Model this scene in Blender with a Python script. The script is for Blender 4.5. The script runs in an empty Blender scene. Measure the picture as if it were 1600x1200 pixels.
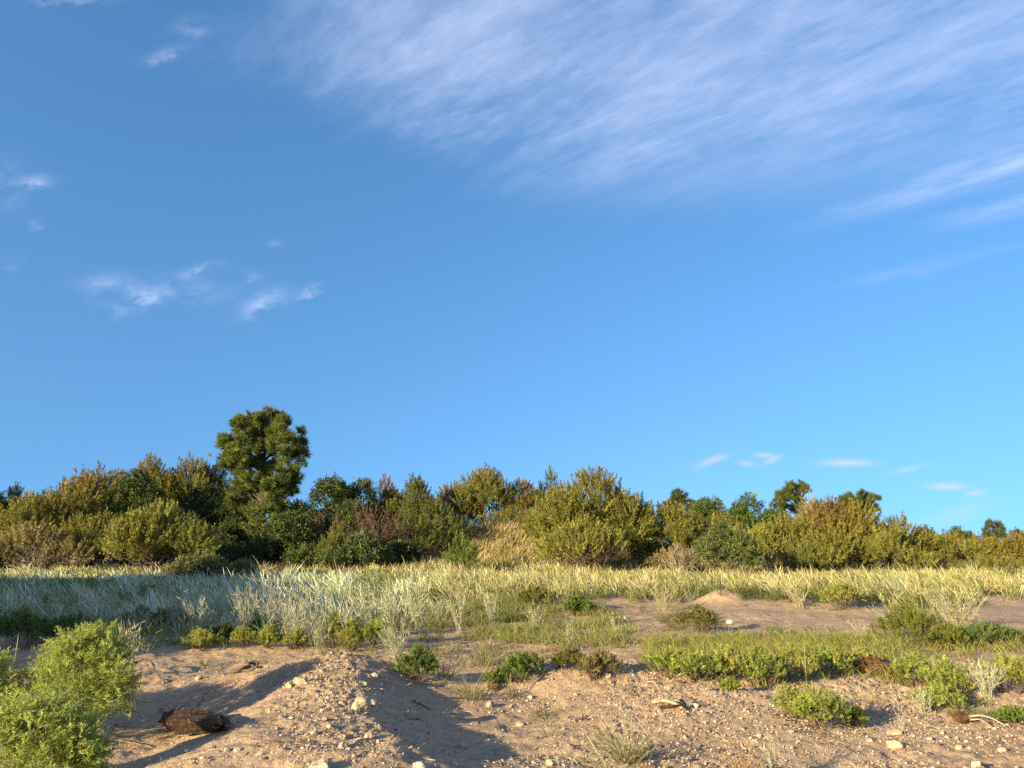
import bpy, math
import numpy as np
from mathutils import Vector

scene = bpy.context.scene
COL = scene.collection
TAU = 2 * math.pi

# ------------------------------------------------------------------ camera
CAM_H = 1.6
PITCH = math.radians(12.2)
FPX = 1600 * 26.0 / 36.0
cd = bpy.data.cameras.new("camera")
cam = bpy.data.objects.new("camera", cd)
COL.objects.link(cam)
cam.location = (0, 0, CAM_H)
cam.rotation_euler = (math.radians(90) + PITCH, 0, 0)
cd.sensor_width = 36.0
cd.lens = 26.0
cd.clip_start = 0.05
cd.clip_end = 20000
scene.camera = cam

# ------------------------------------------------------------------ sun and sky
SUN_EL = 14.0
LD = np.array([0.74, 0.67])                 # horizontal travel direction of the light
LD = LD / np.linalg.norm(LD)

# ------------------------------------------------------------------ numpy noise
def _hash(ix, iy, iz, seed):
    h = (ix.astype(np.int64) * 374761393 + iy.astype(np.int64) * 668265263 + iz.astype(np.int64) * 2147483647 + seed * 1274126177) & 0xFFFFFFFF
    h = ((h ^ (h >> 13)) * 1274126177) & 0xFFFFFFFF
    h = ((h ^ (h >> 16)) * 2246822519) & 0xFFFFFFFF
    h = h ^ (h >> 15)
    return (h & 0xFFFFFF) / float(0xFFFFFF)

def vnoise(x, y, z=None, seed=0):
    """smooth value noise, -1..1"""
    x = np.asarray(x, float); y = np.asarray(y, float)
    z = np.zeros_like(x) if z is None else np.asarray(z, float)
    ix, iy, iz = np.floor(x), np.floor(y), np.floor(z)
    fx, fy, fz = x - ix, y - iy, z - iz
    u, v, w = [f * f * f * (f * (f * 6 - 15) + 10) for f in (fx, fy, fz)]
    r = 0
    for dx in (0, 1):
        for dy in (0, 1):
            for dz in (0, 1):
                wgt = (u if dx else 1 - u) * (v if dy else 1 - v) * (w if dz else 1 - w)
                r = r + wgt * _hash(ix + dx, iy + dy, iz + dz, seed)
    return r * 2 - 1

def vnoise2(x, y, seed=0):
    x = np.asarray(x, float); y = np.asarray(y, float)
    ix, iy = np.floor(x), np.floor(y)
    fx, fy = x - ix, y - iy
    u, v = [f * f * f * (f * (f * 6 - 15) + 10) for f in (fx, fy)]
    zz = np.zeros_like(ix)
    r = 0
    for dx in (0, 1):
        for dy in (0, 1):
            r = r + (u if dx else 1 - u) * (v if dy else 1 - v) * _hash(ix + dx, iy + dy, zz, seed)
    return r * 2 - 1

def fbm2(x, y, seed=0, octv=4):
    a, r = 1.0, 0
    for k in range(octv):
        r = r + a * vnoise2(x * 2 ** k + 17.3 * k, y * 2 ** k - 9.1 * k, seed + k)
        a *= 0.5
    return r

def sstep(a, b, x):
    t = np.clip((x - a) / (b - a), 0, 1)
    return t * t * (3 - 2 * t)

# ------------------------------------------------------------------ terrain height
def ridge(x, y, ax, ay, bx, by, h0, h1, wl, wr):
    """a ridge along a segment, wl / wr = width on its left / right flank"""
    dx, dy = bx - ax, by - ay
    L = math.hypot(dx, dy)
    ux, uy = dx / L, dy / L
    s = ((x - ax) * ux + (y - ay) * uy)
    sc = np.clip(s, 0, L)
    px, py = ax + ux * sc, ay + uy * sc
    d = np.hypot(x - px, y - py)
    side = (x - ax) * (-uy) + (y - ay) * ux        # > 0 left of travel
    w = np.where(side > 0, wl, wr)
    h = h0 + (h1 - h0) * sc / L
    q = d / w
    return h * (0.62 * np.exp(-q * q) + 0.38 / (1 + (1.5 * q) ** 4))

def bump(x, y, cx, cy, h, rx, ry=None, rot=0.0):
    ry = rx if ry is None else ry
    c, s = math.cos(rot), math.sin(rot)
    a = ((x - cx) * c + (y - cy) * s) / rx
    b = (-(x - cx) * s + (y - cy) * c) / ry
    return h * np.exp(-(a * a + b * b))

def height(x, y):
    x = np.asarray(x, float); y = np.asarray(y, float)
    r = np.hypot(x, y)
    z = np.zeros_like(x)
    near = np.exp(-(r / 26.0) ** 4)
    # gravelly spoil ridge in the middle of the foreground
    wob = 0.16 * vnoise2(x * 0.9, y * 0.9, 5)
    z += ridge(x + wob, y, -2.0, 8.55, -0.55, 3.2, 0.37, 0.24, 0.95, 1.5)
    z += bump(x, y, -1.7, 8.7, 0.04, 0.9, 0.5)
    z += bump(x, y, -2.9, 7.3, -0.22, 0.9, 1.4)
    z += bump(x, y, -0.1, 7.4, -0.10, 0.9, 1.4, -0.3)
    # second, lower ridge right of it
    z += ridge(x, y + wob, 0.55, 9.4, 2.6, 9.3, 0.24, 0.12, 0.40, 1.0)
    z += bump(x, y, 1.6, 7.6, 0.10, 1.4, 1.0)
    z += bump(x, y, -2.9, 10.2, 0.12, 0.9, 0.35, -0.2)
    z += bump(x, y, -3.5, 12.0, 0.10, 1.8, 0.5)
    z += bump(x, y, 3.9, 10.6, 0.10, 1.6, 0.9)
    # mid-field humps
    z += bump(x, y, 5.5, 20.3, 0.27, 0.55, 0.5) + bump(x, y, 5.9, 20.5, 0.10, 0.9, 0.5)
    z += bump(x, y, 7.6, 19.3, 0.16, 1.8, 0.9)
    z += bump(x, y, 2.0, 19.8, 0.16, 0.6, 0.8)
    z += bump(x, y, 13.0, 22.0, 0.30, 4.0, 2.0)
    z += bump(x, y, 11.5, 14.5, 0.10, 3.0, 1.0)
    z += bump(x, y, -8.5, 13.0, 0.16, 3.0, 1.2)
    # dune behind the grass, centre
    z += bump(x, y, -1.0, 48.0, 2.0, 7.8, 6.2)
    z += bump(x, y, 5.0, 48.0, 1.1, 7.0, 5.0)
    z += bump(x, y, -22.0, 54.0, 1.2, 16.0, 7.0)
    # unseen dune added left of the clearing to put the left of the field in shade
    z += ridge(x, y, -15.5, 5.0, -26.0, 22.0, 4.1, 5.5, 5.2, 4.2) * (1 + 0.20 * fbm2(x * 0.22, y * 0.22, 41, 3))
    # general unevenness
    z += 0.10 * fbm2(x * 0.13, y * 0.13, 3, 3) * sstep(8, 16, r) * (1 + 2.0 * sstep(60, 200, r))
    z += 0.035 * fbm2(x * 0.9, y * 0.9, 11, 3) * near
    z += 0.016 * fbm2(x * 5.0, y * 5.0, 21, 3) * near
    rough = ridge(x, y, -2.0, 8.55, -0.55, 3.2, 1, 1, .7, .8) + sstep(0.2, 1.2, x + 0.25 * (8 - y)) * (1 - sstep(10.0, 12.0, y))
    z += (0.020 * np.abs(vnoise2(x * 11.0, y * 11.0, 31)) + 0.012 * vnoise2(x * 23.0, y * 23.0, 32)) * np.clip(rough, 0, 1) * np.clip(0.6 + vnoise2(x * 1.3, y * 1.3, 33), 0, 1.2) * near
    return z

def h1(x, y):
    return float(height(np.array([x]), np.array([y]))[0])

# a pixel of the photograph <-> a point of the place
CP, SP = math.cos(PITCH), math.sin(PITCH)
def ray(u, v):
    cx = (u - 800) / FPX; cy = (600 - v) / FPX
    return np.array([cx, CP - cy * SP, SP + cy * CP])

def ground(u, v):
    d = ray(u, v)
    ts = np.geomspace(2.5, 160, 2600)
    z = CAM_H + ts * d[2] - height(ts * d[0], ts * d[1])
    k = np.argmax(z < 0) if (z < 0).any() else len(ts) - 1
    t = ts[k]
    return np.array([t * d[0], t * d[1], h1(t * d[0], t * d[1])])

def at_depth(u, v, D):
    d = ray(u, v); t = D / d[1]
    return np.array([t * d[0], D, CAM_H + t * d[2]])

def project(x, y, z):
    zz = z - CAM_H
    dep = y * CP + zz * SP
    upc = -y * SP + zz * CP
    dep = np.where(dep > 0.01, dep, 0.01)
    return 800 + FPX * x / dep, 600 - FPX * upc / dep

# ------------------------------------------------------------------ materials
def nodes_of(m):
    m.use_nodes = True
    nt = m.node_tree
    nt.nodes.clear()
    return nt, nt.nodes, nt.links

def leaf_material(name, rough=0.6, transl=0.25, var=0.25, scale=9.0):
    m = bpy.data.materials.new(name)
    nt, N, L = nodes_of(m)
    out = N.new("ShaderNodeOutputMaterial")
    at = N.new("ShaderNodeAttribute"); at.attribute_name = "tint"
    tc = N.new("ShaderNodeTexCoord")
    nz = N.new("ShaderNodeTexNoise"); nz.inputs["Scale"].default_value = scale
    L.new(tc.outputs["Object"], nz.inputs["Vector"])
    mr = N.new("ShaderNodeMapRange")
    mr.inputs["From Min"].default_value = 0.3; mr.inputs["From Max"].default_value = 0.7
    mr.inputs["To Min"].default_value = 1 - var; mr.inputs["To Max"].default_value = 1 + var
    L.new(nz.outputs["Fac"], mr.inputs["Value"])
    mx = N.new("ShaderNodeVectorMath"); mx.operation = "SCALE"
    L.new(at.outputs["Color"], mx.inputs[0]); L.new(mr.outputs["Result"], mx.inputs["Scale"])
    bs = N.new("ShaderNodeBsdfPrincipled")
    bs.inputs["Roughness"].default_value = rough
    bs.inputs["Specular IOR Level"].default_value = 0.25
    L.new(mx.outputs[0], bs.inputs["Base Color"])
    if transl > 0:
        tr = N.new("ShaderNodeBsdfTranslucent")
        L.new(mx.outputs[0], tr.inputs["Color"])
        ms = N.new("ShaderNodeMixShader"); ms.inputs[0].default_value = transl
        L.new(bs.outputs[0], ms.inputs[1]); L.new(tr.outputs[0], ms.inputs[2])
        L.new(ms.outputs[0], out.inputs[0])
    else:
        L.new(bs.outputs[0], out.inputs[0])
    return m

M_LEAF = leaf_material("foliage", 0.65, 0.30, 0.22, 7)
M_GRASS = leaf_material("grass_blade", 0.6, 0.44, 0.2, 14)
M_STALK = leaf_material("dry_stalk", 0.7, 0.12, 0.15, 20)

def solid_material(name, c0, c1, scale, rough=0.85, bump_s=0.4, bump_d=0.02, stretch=(1, 1, 1), c2=None):
    m = bpy.data.materials.new(name)
    nt, N, L = nodes_of(m)
    out = N.new("ShaderNodeOutputMaterial")
    bs = N.new("ShaderNodeBsdfPrincipled")
    bs.inputs["Roughness"].default_value = rough
    bs.inputs["Specular IOR Level"].default_value = 0.25
    tc = N.new("ShaderNodeTexCoord")
    mp = N.new("ShaderNodeMapping"); mp.inputs["Scale"].default_value = stretch
    L.new(tc.outputs["Object"], mp.inputs["Vector"])
    nz = N.new("ShaderNodeTexNoise"); nz.inputs["Scale"].default_value = scale
    nz.inputs["Detail"].default_value = 6; nz.inputs["Roughness"].default_value = 0.65
    L.new(mp.outputs[0], nz.inputs["Vector"])
    cr = N.new("ShaderNodeValToRGB")
    cr.color_ramp.elements[0].position = 0.32; cr.color_ramp.elements[0].color = (*c0, 1)
    cr.color_ramp.elements[1].position = 0.68; cr.color_ramp.elements[1].color = (*c1, 1)
    if c2:
        e = cr.color_ramp.elements.new(0.52); e.color = (*c2, 1)
    L.new(nz.outputs["Fac"], cr.inputs[0])
    L.new(cr.outputs[0], bs.inputs["Base Color"])
    bp = N.new("ShaderNodeBump"); bp.inputs["Strength"].default_value = bump_s
    bp.inputs["Distance"].default_value = bump_d
    L.new(nz.outputs["Fac"], bp.inputs["Height"]); L.new(bp.outputs[0], bs.inputs["Normal"])
    L.new(bs.outputs[0], out.inputs[0])
    return m

M_BARK = solid_material("bark", (0.045, 0.030, 0.020), (0.17, 0.115, 0.075), 6, stretch=(3, 3, 0.6))
M_STONE = solid_material("pale_stone", (0.27, 0.19, 0.125), (0.48, 0.365, 0.245), 16, bump_d=0.012, bump_s=0.6)
M_STONE2 = solid_material("grey_stone", (0.22, 0.17, 0.13), (0.44, 0.36, 0.28), 16, bump_d=0.012, bump_s=0.6)
M_CHAR = solid_material("dark_fibrous_wood", (0.008, 0.005, 0.004), (0.13, 0.055, 0.022), 9, rough=0.75, bump_s=1.0, bump_d=0.03, stretch=(1.0, 3, 3), c2=(0.028, 0.013, 0.007))
M_RUST = solid_material("red_brown_bark", (0.035, 0.016, 0.008), (0.26, 0.12, 0.055), 10, bump_s=1.0, bump_d=0.03, stretch=(1.0, 3, 3), c2=(0.11, 0.05, 0.022))
M_PALEWOOD = solid_material("bleached_wood", (0.26, 0.18, 0.11), (0.56, 0.44, 0.29), 9, bump_s=0.5, bump_d=0.008, stretch=(1, 8, 8))
M_WHITE = solid_material("white_stone", (0.34, 0.27, 0.19), (0.54, 0.45, 0.33), 16, bump_d=0.01)
M_YELLOW = solid_material("yellowish_stone", (0.42, 0.30, 0.15), (0.62, 0.47, 0.27), 12, bump_d=0.01)
M_TWIG = solid_material("brown_twig", (0.05, 0.032, 0.022), (0.16, 0.10, 0.065), 30, bump_s=0.4, bump_d=0.005)
M_REDTWIG = solid_material("reddish_dead_twig", (0.07, 0.042, 0.026), (0.16, 0.095, 0.06), 12)
M_PALETWIG = solid_material("pale_dead_twig", (0.17, 0.13, 0.085), (0.34, 0.27, 0.18), 20)

def sand_material():
    m = bpy.data.materials.new("sandy_soil")
    nt, N, L = nodes_of(m)
    out = N.new("ShaderNodeOutputMaterial")
    bs = N.new("ShaderNodeBsdfPrincipled")
    bs.inputs["Roughness"].default_value = 0.92
    bs.inputs["Specular IOR Level"].default_value = 0.15
    tc = N.new("ShaderNodeTexCoord")
    def noise(sc, det, rough=0.6):
        n = N.new("ShaderNodeTexNoise"); n.inputs["Scale"].default_value = sc
        n.inputs["Detail"].default_value = det; n.inputs["Roughness"].default_value = rough
        L.new(tc.outputs["Object"], n.inputs["Vector"]); return n
    n1 = noise(0.55, 5); n2 = noise(7.0, 6, 0.7); n3 = noise(70.0, 3, 0.7)
    cr = N.new("ShaderNodeValToRGB")
    e = cr.color_ramp.elements
    e[0].position = 0.30; e[0].color = (0.40, 0.265, 0.172, 1)
    e[1].position = 0.70; e[1].color = (0.55, 0.38, 0.248, 1)
    L.new(n1.outputs["Fac"], cr.inputs[0])
    cr2 = N.new("ShaderNodeValToRGB")
    e = cr2.color_ramp.elements
    e[0].position = 0.30; e[0].color = (0.68, 0.66, 0.66, 1)
    e[1].position = 0.66; e[1].color = (1.12, 1.10, 1.08, 1)
    L.new(n2.outputs["Fac"], cr2.inputs[0])
    mx = N.new("ShaderNodeMix"); mx.data_type = "RGBA"; mx.blend_type = "MULTIPLY"
    mx.inputs["Factor"].default_value = 1.0
    L.new(cr.outputs[0], mx.inputs["A"]); L.new(cr2.outputs[0], mx.inputs["B"])
    cr3 = N.new("ShaderNodeValToRGB")
    e = cr3.color_ramp.elements
    e[0].position = 0.32; e[0].color = (0.72, 0.70, 0.68, 1)
    e[1].position = 0.68; e[1].color = (1.16, 1.15, 1.14, 1)
    L.new(n3.outputs["Fac"], cr3.inputs[0])
    mx2 = N.new("ShaderNodeMix"); mx2.data_type = "RGBA"; mx2.blend_type = "MULTIPLY"
    mx2.inputs["Factor"].default_value = 1.0
    L.new(mx.outputs["Result"], mx2.inputs["A"]); L.new(cr3.outputs[0], mx2.inputs["B"])
    L.new(mx2.outputs["Result"], bs.inputs["Base Color"])
    b1 = N.new("ShaderNodeBump"); b1.inputs["Strength"].default_value = 0.85; b1.inputs["Distance"].default_value = 0.05
    L.new(n2.outputs["Fac"], b1.inputs["Height"])
    b2 = N.new("ShaderNodeBump"); b2.inputs["Strength"].default_value = 0.7; b2.inputs["Distance"].default_value = 0.018
    L.new(n3.outputs["Fac"], b2.inputs["Height"]); L.new(b1.outputs[0], b2.inputs["Normal"])
    L.new(b2.outputs[0], bs.inputs["Normal"])
    L.new(bs.outputs[0], out.inputs[0])
    return m
M_SAND = sand_material()

# ------------------------------------------------------------------ mesh building
def make_mesh(name, V, F, mat, C=None, smooth=False):
    """V (n,3); F (m,k) faces of equal size, or a list of such arrays; C (n,3) colours"""
    me = bpy.data.meshes.new(name)
    Fs = F if isinstance(F, list) else [F]
    V = np.ascontiguousarray(V, np.float32)
    me.vertices.add(len(V)); me.vertices.foreach_set("co", V.ravel())
    loops = np.concatenate([f.ravel() for f in Fs]).astype(np.int32)
    sizes = np.concatenate([np.full(len(f), f.shape[1], np.int32) for f in Fs])
    starts = np.concatenate([[0], np.cumsum(sizes)[:-1]]).astype(np.int32)
    me.loops.add(len(loops)); me.loops.foreach_set("vertex_index", loops)
    me.polygons.add(len(sizes)); me.polygons.foreach_set("loop_start", starts)
    me.polygons.foreach_set("use_smooth", np.full(len(sizes), smooth, bool))
    if C is not None:
        a = me.attributes.new("tint", "FLOAT_COLOR", "POINT")
        c4 = np.ones((len(V), 4), np.float32); c4[:, :3] = C
        a.data.foreach_set("color", c4.ravel())
    me.update(calc_edges=True)
    me.materials.append(mat)
    return me

def link(name, me, parent=None, loc=None):
    o = bpy.data.objects.new(name, me)
    COL.objects.link(o)
    if parent is not None: o.parent = parent
    if loc is not None: o.location = [float(c) for c in loc]
    return o

def tag(o, label, cat, group=None, kind=None):
    if label: o["label"] = label
    if cat: o["category"] = cat
    if group: o["group"] = group
    if kind: o["kind"] = kind
    return o

def thing(name, label, cat, loc, group=None):
    o = bpy.data.objects.new(name, None)
    o.empty_display_size = 0.2
    COL.objects.link(o)
    o.location = [float(c) for c in loc]
    return tag(o, label, cat, group)

def unit(v):
    return v / np.maximum(np.linalg.norm(v, axis=-1, keepdims=True), 1e-9)

def strips(rng, P, D, L, W, B=None, K=2, prof=None, c0=None, c1=None):
    """N thin curved blades: base P, direction D, length L, width W, bend B (added at the tip, quadratic).
    c0/c1 = base and tip colours. Returns V, F, C"""
    n = len(P)
    L = np.broadcast_to(np.asarray(L, float), (n,)); W = np.broadcast_to(np.asarray(W, float), (n,))
    D = unit(D)
    S = unit(np.cross(D, rng.normal(size=(n, 3))))
    if B is None: B = np.zeros((n, 3))
    ts = np.linspace(0, 1, K + 1)
    if prof is None: prof = 1 - 0.85 * ts ** 1.5
    else: prof = np.asarray(prof, float)
    ctr = P[:, None] + D[:, None] * (L[:, None] * ts)[..., None] + B[:, None] * (ts ** 2)[None, :, None]
    off = S[:, None] * (0.5 * W[:, None] * prof)[..., None]
    V = np.stack([ctr - off, ctr + off], 2).reshape(-1, 3)
    i = np.arange(n)[:, None] * (2 * (K + 1)) + 2 * np.arange(K)[None]
    F = np.stack([i, i + 1, i + 3, i + 2], -1).reshape(-1, 4)
    c0 = np.broadcast_to(np.asarray(c0, float), (n, 3)); c1 = np.broadcast_to(np.asarray(c1, float), (n, 3))
    C = (c0[:, None] * (1 - ts)[None, :, None] + c1[:, None] * ts[None, :, None])
    C = np.repeat(C, 2, axis=1).reshape(-1, 3)
    return V, F, C

def tubes(paths, r0, r1, sides=4):
    """paths (n,K,3) -> tapered tubes"""
    n, K, _ = paths.shape
    r0 = np.broadcast_to(np.asarray(r0, float), (n,)); r1 = np.broadcast_to(np.asarray(r1, float), (n,))
    T = unit(np.gradient(paths, axis=1))
    ref = np.where(np.abs(T[..., 2:3]) > 0.9, np.array([1.0, 0, 0]), np.array([0, 0, 1.0]))
    A = unit(np.cross(T, ref)); Bn = np.cross(T, A)
    ts = np.linspace(0, 1, K)
    r = r0[:, None] + (r1 - r0)[:, None] * ts
    ang = np.arange(sides) * TAU / sides
    V = paths[:, :, None] + r[..., None, None] * (A[:, :, None] * np.cos(ang)[None, None, :, None] + Bn[:, :, None] * np.sin(ang)[None, None, :, None])
    V = V.reshape(-1, 3)
    base = (np.arange(n)[:, None, None] * K + np.arange(K - 1)[None, :, None]) * sides
    k = np.arange(sides)[None, None]
    k2 = (k + 1) % sides
    F = np.stack([base + k, base + k2, base + sides + k2, base + sides + k], -1).reshape(-1, 4)
    return V, F

def merge(*parts):
    Vs, Fs, Cs, o = [], [], [], 0
    for p in parts:
        Vs.append(p[0]); Fs.append(p[1] + o); o += len(p[0])
        if len(p) > 2: Cs.append(p[2])
    return (np.concatenate(Vs), np.concatenate(Fs)) + ((np.concatenate(Cs),) if Cs else ())

def jit(rng, c, n, amt=0.2):
    """n colours around c with brightness and slight hue variation"""
    c = np.asarray(c, float)
    b = 1 + amt * rng.normal(size=(n, 1))
    return np.clip(c * b * (1 + 0.07 * rng.normal(size=(n, 3))), 0.004, 0.9)

def branch_paths(rng, P0, P1, K=6, sag=0.0, wob=0.05):
    n = len(P0)
    ts = np.linspace(0, 1, K)
    p = P0[:, None] * (1 - ts)[None, :, None] + P1[:, None] * ts[None, :, None]
    d = np.linalg.norm(P1 - P0, axis=1)
    w = rng.normal(size=(n, K, 3)) * wob * d[:, None, None]
    w[:, 0] = 0
    p = p + w
    p[:, :, 2] += sag * d[:, None] * (ts * (1 - ts))[None]
    return p

# ------------------------------------------------------------------ shrubs
def lobes_for(rng, w, h, n, dep=0.85, low=0.10, spread=0.36):
    """n lobes filling a shrub w wide and h tall; rows of (cx, cy, cz, rx, rz)"""
    Ls = []
    for k in range(n):
        a = rng.uniform(0, TAU); rr = math.sqrt(rng.uniform(0, 1)) * spread
        cx, cy = math.cos(a) * rr * w, math.sin(a) * rr * w * dep
        edge = rr / spread
        rx = w * rng.uniform(0.17, 0.27)
        top = h * (1 - 0.42 * edge ** 2) * rng.uniform(0.85, 1.0)
        bot = h * rng.uniform(low, low + 0.25)
        rz = max((top - bot) / 2, 0.18 * h)
        Ls.append((cx, cy, top - rz, rx, rz))
    Ls.append((rng.uniform(-.08, .08) * w, 0, h * 0.64, w * 0.24, h * 0.36))
    Ls.append((-0.30 * w, rng.uniform(-.1, .1) * w, h * 0.38, w * 0.20, h * 0.33))
    Ls.append((0.30 * w, rng.uniform(-.1, .1) * w, h * 0.38, w * 0.20, h * 0.33))
    return np.array(Ls)

def in_lobes(rng, Ls, n, rmin=0.55, rpow=0.5, zmin=-0.6):
    area = Ls[:, 3] * Ls[:, 4]
    k = rng.choice(len(Ls), n, p=area / area.sum())
    d = unit(rng.normal(size=(n, 3)))
    d[:, 2] = np.where(d[:, 2] < zmin, -d[:, 2], d[:, 2])
    r = rmin + (1 - rmin) * rng.uniform(0, 1, n) ** rpow
    P = np.stack([Ls[k, 0] + d[:, 0] * r * Ls[k, 3], Ls[k, 1] + d[:, 1] * r * Ls[k, 3], Ls[k, 2] + d[:, 2] * r * Ls[k, 4]], 1)
    return P, d

def shrub_stems(rng, Ls, w, h, n=10, r=0.05, twigs=40):
    k = rng.integers(0, len(Ls), n)
    P0 = np.stack([rng.normal(0, 0.05 * w, n), rng.normal(0, 0.05 * w, n), np.full(n, -0.1)], 1)
    P1 = Ls[k, :3] + rng.normal(size=(n, 3)) * Ls[k, 3:4] * 0.35
    V1 = tubes(branch_paths(rng, P0, P1, 7, 0.25, 0.035), r, r * 0.35, 5)
    # finer branches out into the crown
    m = twigs
    j = rng.integers(0, n, m); f = rng.uniform(0.35, 1.0, m)[:, None]
    Q0 = P0[j] * (1 - f) + P1[j] * f
    Q1 = Q0 + unit(rng.normal(size=(m, 3)) + np.array([0, 0, 0.7])) * (0.22 * h * rng.uniform(0.5, 1.2, m))[:, None]
    V2 = tubes(branch_paths(rng, Q0, Q1, 5, 0.0, 0.06), r * 0.32, r * 0.10, 3)
    return merge(V1, V2)

def tamarisk(name, label, cat, u, top, wpx, D, seed, green=(0.15, 0.14, 0.03), rust=(0.19, 0.115, 0.03),
             rusty=0.5, group=None, dens=1.0, fine=1.0, lean=0.0, nl=7, hmin=None, base_drop=0.0, upright=1.0, bark=None):
    rng = np.random.default_rng(seed)
    tp = at_depth(u, top, D)
    x, y = tp[0], D
    z0 = h1(x, y)
    h = tp[2] - z0
    w = wpx / FPX * D * 1.22
    rusty *= 0.8
    Ls = lobes_for(rng, w, h * 0.93, nl)
    ref = math.sqrt(w * h)
    npl = int(np.clip(w * h * 44 * dens, 320, 1800))
    P, d = in_lobes(rng, Ls, npl, 0.35, 0.55)
    keep = P[:, 2] > 0.02 * h
    P, d = P[keep], d[keep]; n = len(P)
    hrel = np.clip(P[:, 2] / h, 0, 1)
    up = np.array([lean, 0, 1.0])
    pd = unit(d * np.array([0.75, 0.75, 0.45]) + up * (0.62 * upright + 0.5 * hrel[:, None]) + rng.normal(size=(n, 3)) * 0.22)
    pl = (0.10 * ref + 0.22) * rng.uniform(0.55, 1.25, n) * fine
    P = P - pd * (pl * 0.45)[:, None]
    # each plume is a feathery wand of leaflets
    nlf = 44
    s = rng.uniform(0.02, 1, (n, nlf)) ** 0.8
    ax = P[:, None] + pd[:, None] * (pl[:, None] * s)[..., None]
    spread = (0.135 * pl[:, None] * (1.05 - 0.75 * s))[..., None]
    ld = unit(pd[:, None] * 0.9 + rng.normal(size=(n, nlf, 3)) * (0.55 - 0.2 * s)[..., None])
    base = (ax + rng.normal(size=(n, nlf, 3)) * spread * 0.55).reshape(-1, 3)
    ld = ld.reshape(-1, 3)
    ll = (0.19 * pl[:, None] * (1.15 - 0.5 * s) * rng.uniform(0.7, 1.3, (n, nlf))).reshape(-1)
    lw = np.repeat(np.clip(pl * 0.048, 0.009, 0.045), nlf) * rng.uniform(0.7, 1.3, n * nlf)
    # colour: plumes on top and outside go rusty, low ones stay olive
    amt = np.clip(rusty * (0.25 + 1.1 * sstep(0.35, 1.0, hrel)) * rng.uniform(0.2, 1.5, n), 0, 1)[:, None]
    pc = np.asarray(green) * (1 - amt) + np.asarray(rust) * amt
    pc = pc * (1 + 0.22 * rng.normal(size=(n, 1))).clip(0.5, 1.6)
    lc = np.repeat(pc, nlf, 0) * (1 + 0.18 * rng.normal(size=(n * nlf, 1))).clip(0.5, 1.6)
    V, F, C = strips(rng, base, ld, ll, lw, None, 1, [1, 0.35], lc * 1.1, lc * 1.35)
    V[:, 2] *= 1.0
    zt = np.percentile(V[:, 2], 99.93)
    V[:, 2] *= h / zt
    V = V.astype(float); V[:, 2] = np.maximum(V[:, 2], -0.05)
    root = thing(name, label, cat, (x, y, z0 - base_drop), group)
    st = shrub_stems(rng, Ls, w, h, 12, 0.012 * ref + 0.008, 60)
    link("trunk", make_mesh("trunk", st[0], st[1], bark or M_BARK), root)
    link("crown", make_mesh("crown", V, F, M_LEAF, C), root)
    return root

def broadleaf(name, label, cat, u, top, wpx, D, seed, green=(0.068, 0.090, 0.022), tipc=(0.135, 0.155, 0.042), group=None,
              dens=1.0, leaf=0.11, nl=9, low=0.04, spread=0.36):
    rng = np.random.default_rng(seed)
    tp = at_depth(u, top, D)
    x, y = tp[0], D
    z0 = h1(x, y)
    h = tp[2] - z0
    w = wpx / FPX * D
    Ls = lobes_for(rng, w, h * 0.95, nl, low=low, spread=spread)
    ncl = int(np.clip(w * h * 48 * dens, 200, 1900))
    P, d = in_lobes(rng, Ls, ncl, 0.55, 0.45, zmin=-0.5)
    keep = P[:, 2] > 0.0
    P, d = P[keep], d[keep]; n = len(P)
    nlf = 30
    cdir = unit(d + np.array([0, 0, 0.35]) + rng.normal(size=(n, 3)) * 0.35)
    R = leaf * 1.7 * rng.uniform(0.7, 1.3, n)
    ld = unit(cdir[:, None] * 0.75 + rng.normal(size=(n, nlf, 3)) * 0.75)
    base = P[:, None] + ld * (R[:, None] * rng.uniform(0.1, 1.0, (n, nlf)))[..., None] + cdir[:, None] * rng.uniform(-1.0, 0.6, (n, nlf))[..., None] * R[:, None, None]
    f = rng.uniform(0, 1, (n, 1)) ** 1.5
    pc = np.asarray(green) * (1 - f) + np.asarray(tipc) * f
    pc *= (1 + 0.15 * rng.normal(size=(n, 1))).clip(0.6, 1.5)
    lc = np.repeat(pc, nlf, 0) * (1 + 0.2 * rng.normal(size=(n * nlf, 1))).clip(0.5, 1.6)
    m = n * nlf
    V, F, C = strips(rng, base.reshape(-1, 3), ld.reshape(-1, 3), leaf * rng.uniform(0.7, 1.3, m), leaf * 0.52 * rng.uniform(0.7, 1.3, m), None, 2, [0.45, 1.0, 0.15], lc, lc)
    zt = np.percentile(V[:, 2], 99.9)
    V[:, 2] *= h / zt
    root = thing(name, label, cat, (x, y, z0), group)
    st = shrub_stems(rng, Ls, w, h, 10, 0.012 * math.sqrt(w * h) + 0.01, 50)
    link("trunk", make_mesh("trunk", st[0], st[1], M_BARK), root)
    link("crown", make_mesh("crown", V, F, M_LEAF, C), root)
    return root

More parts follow.
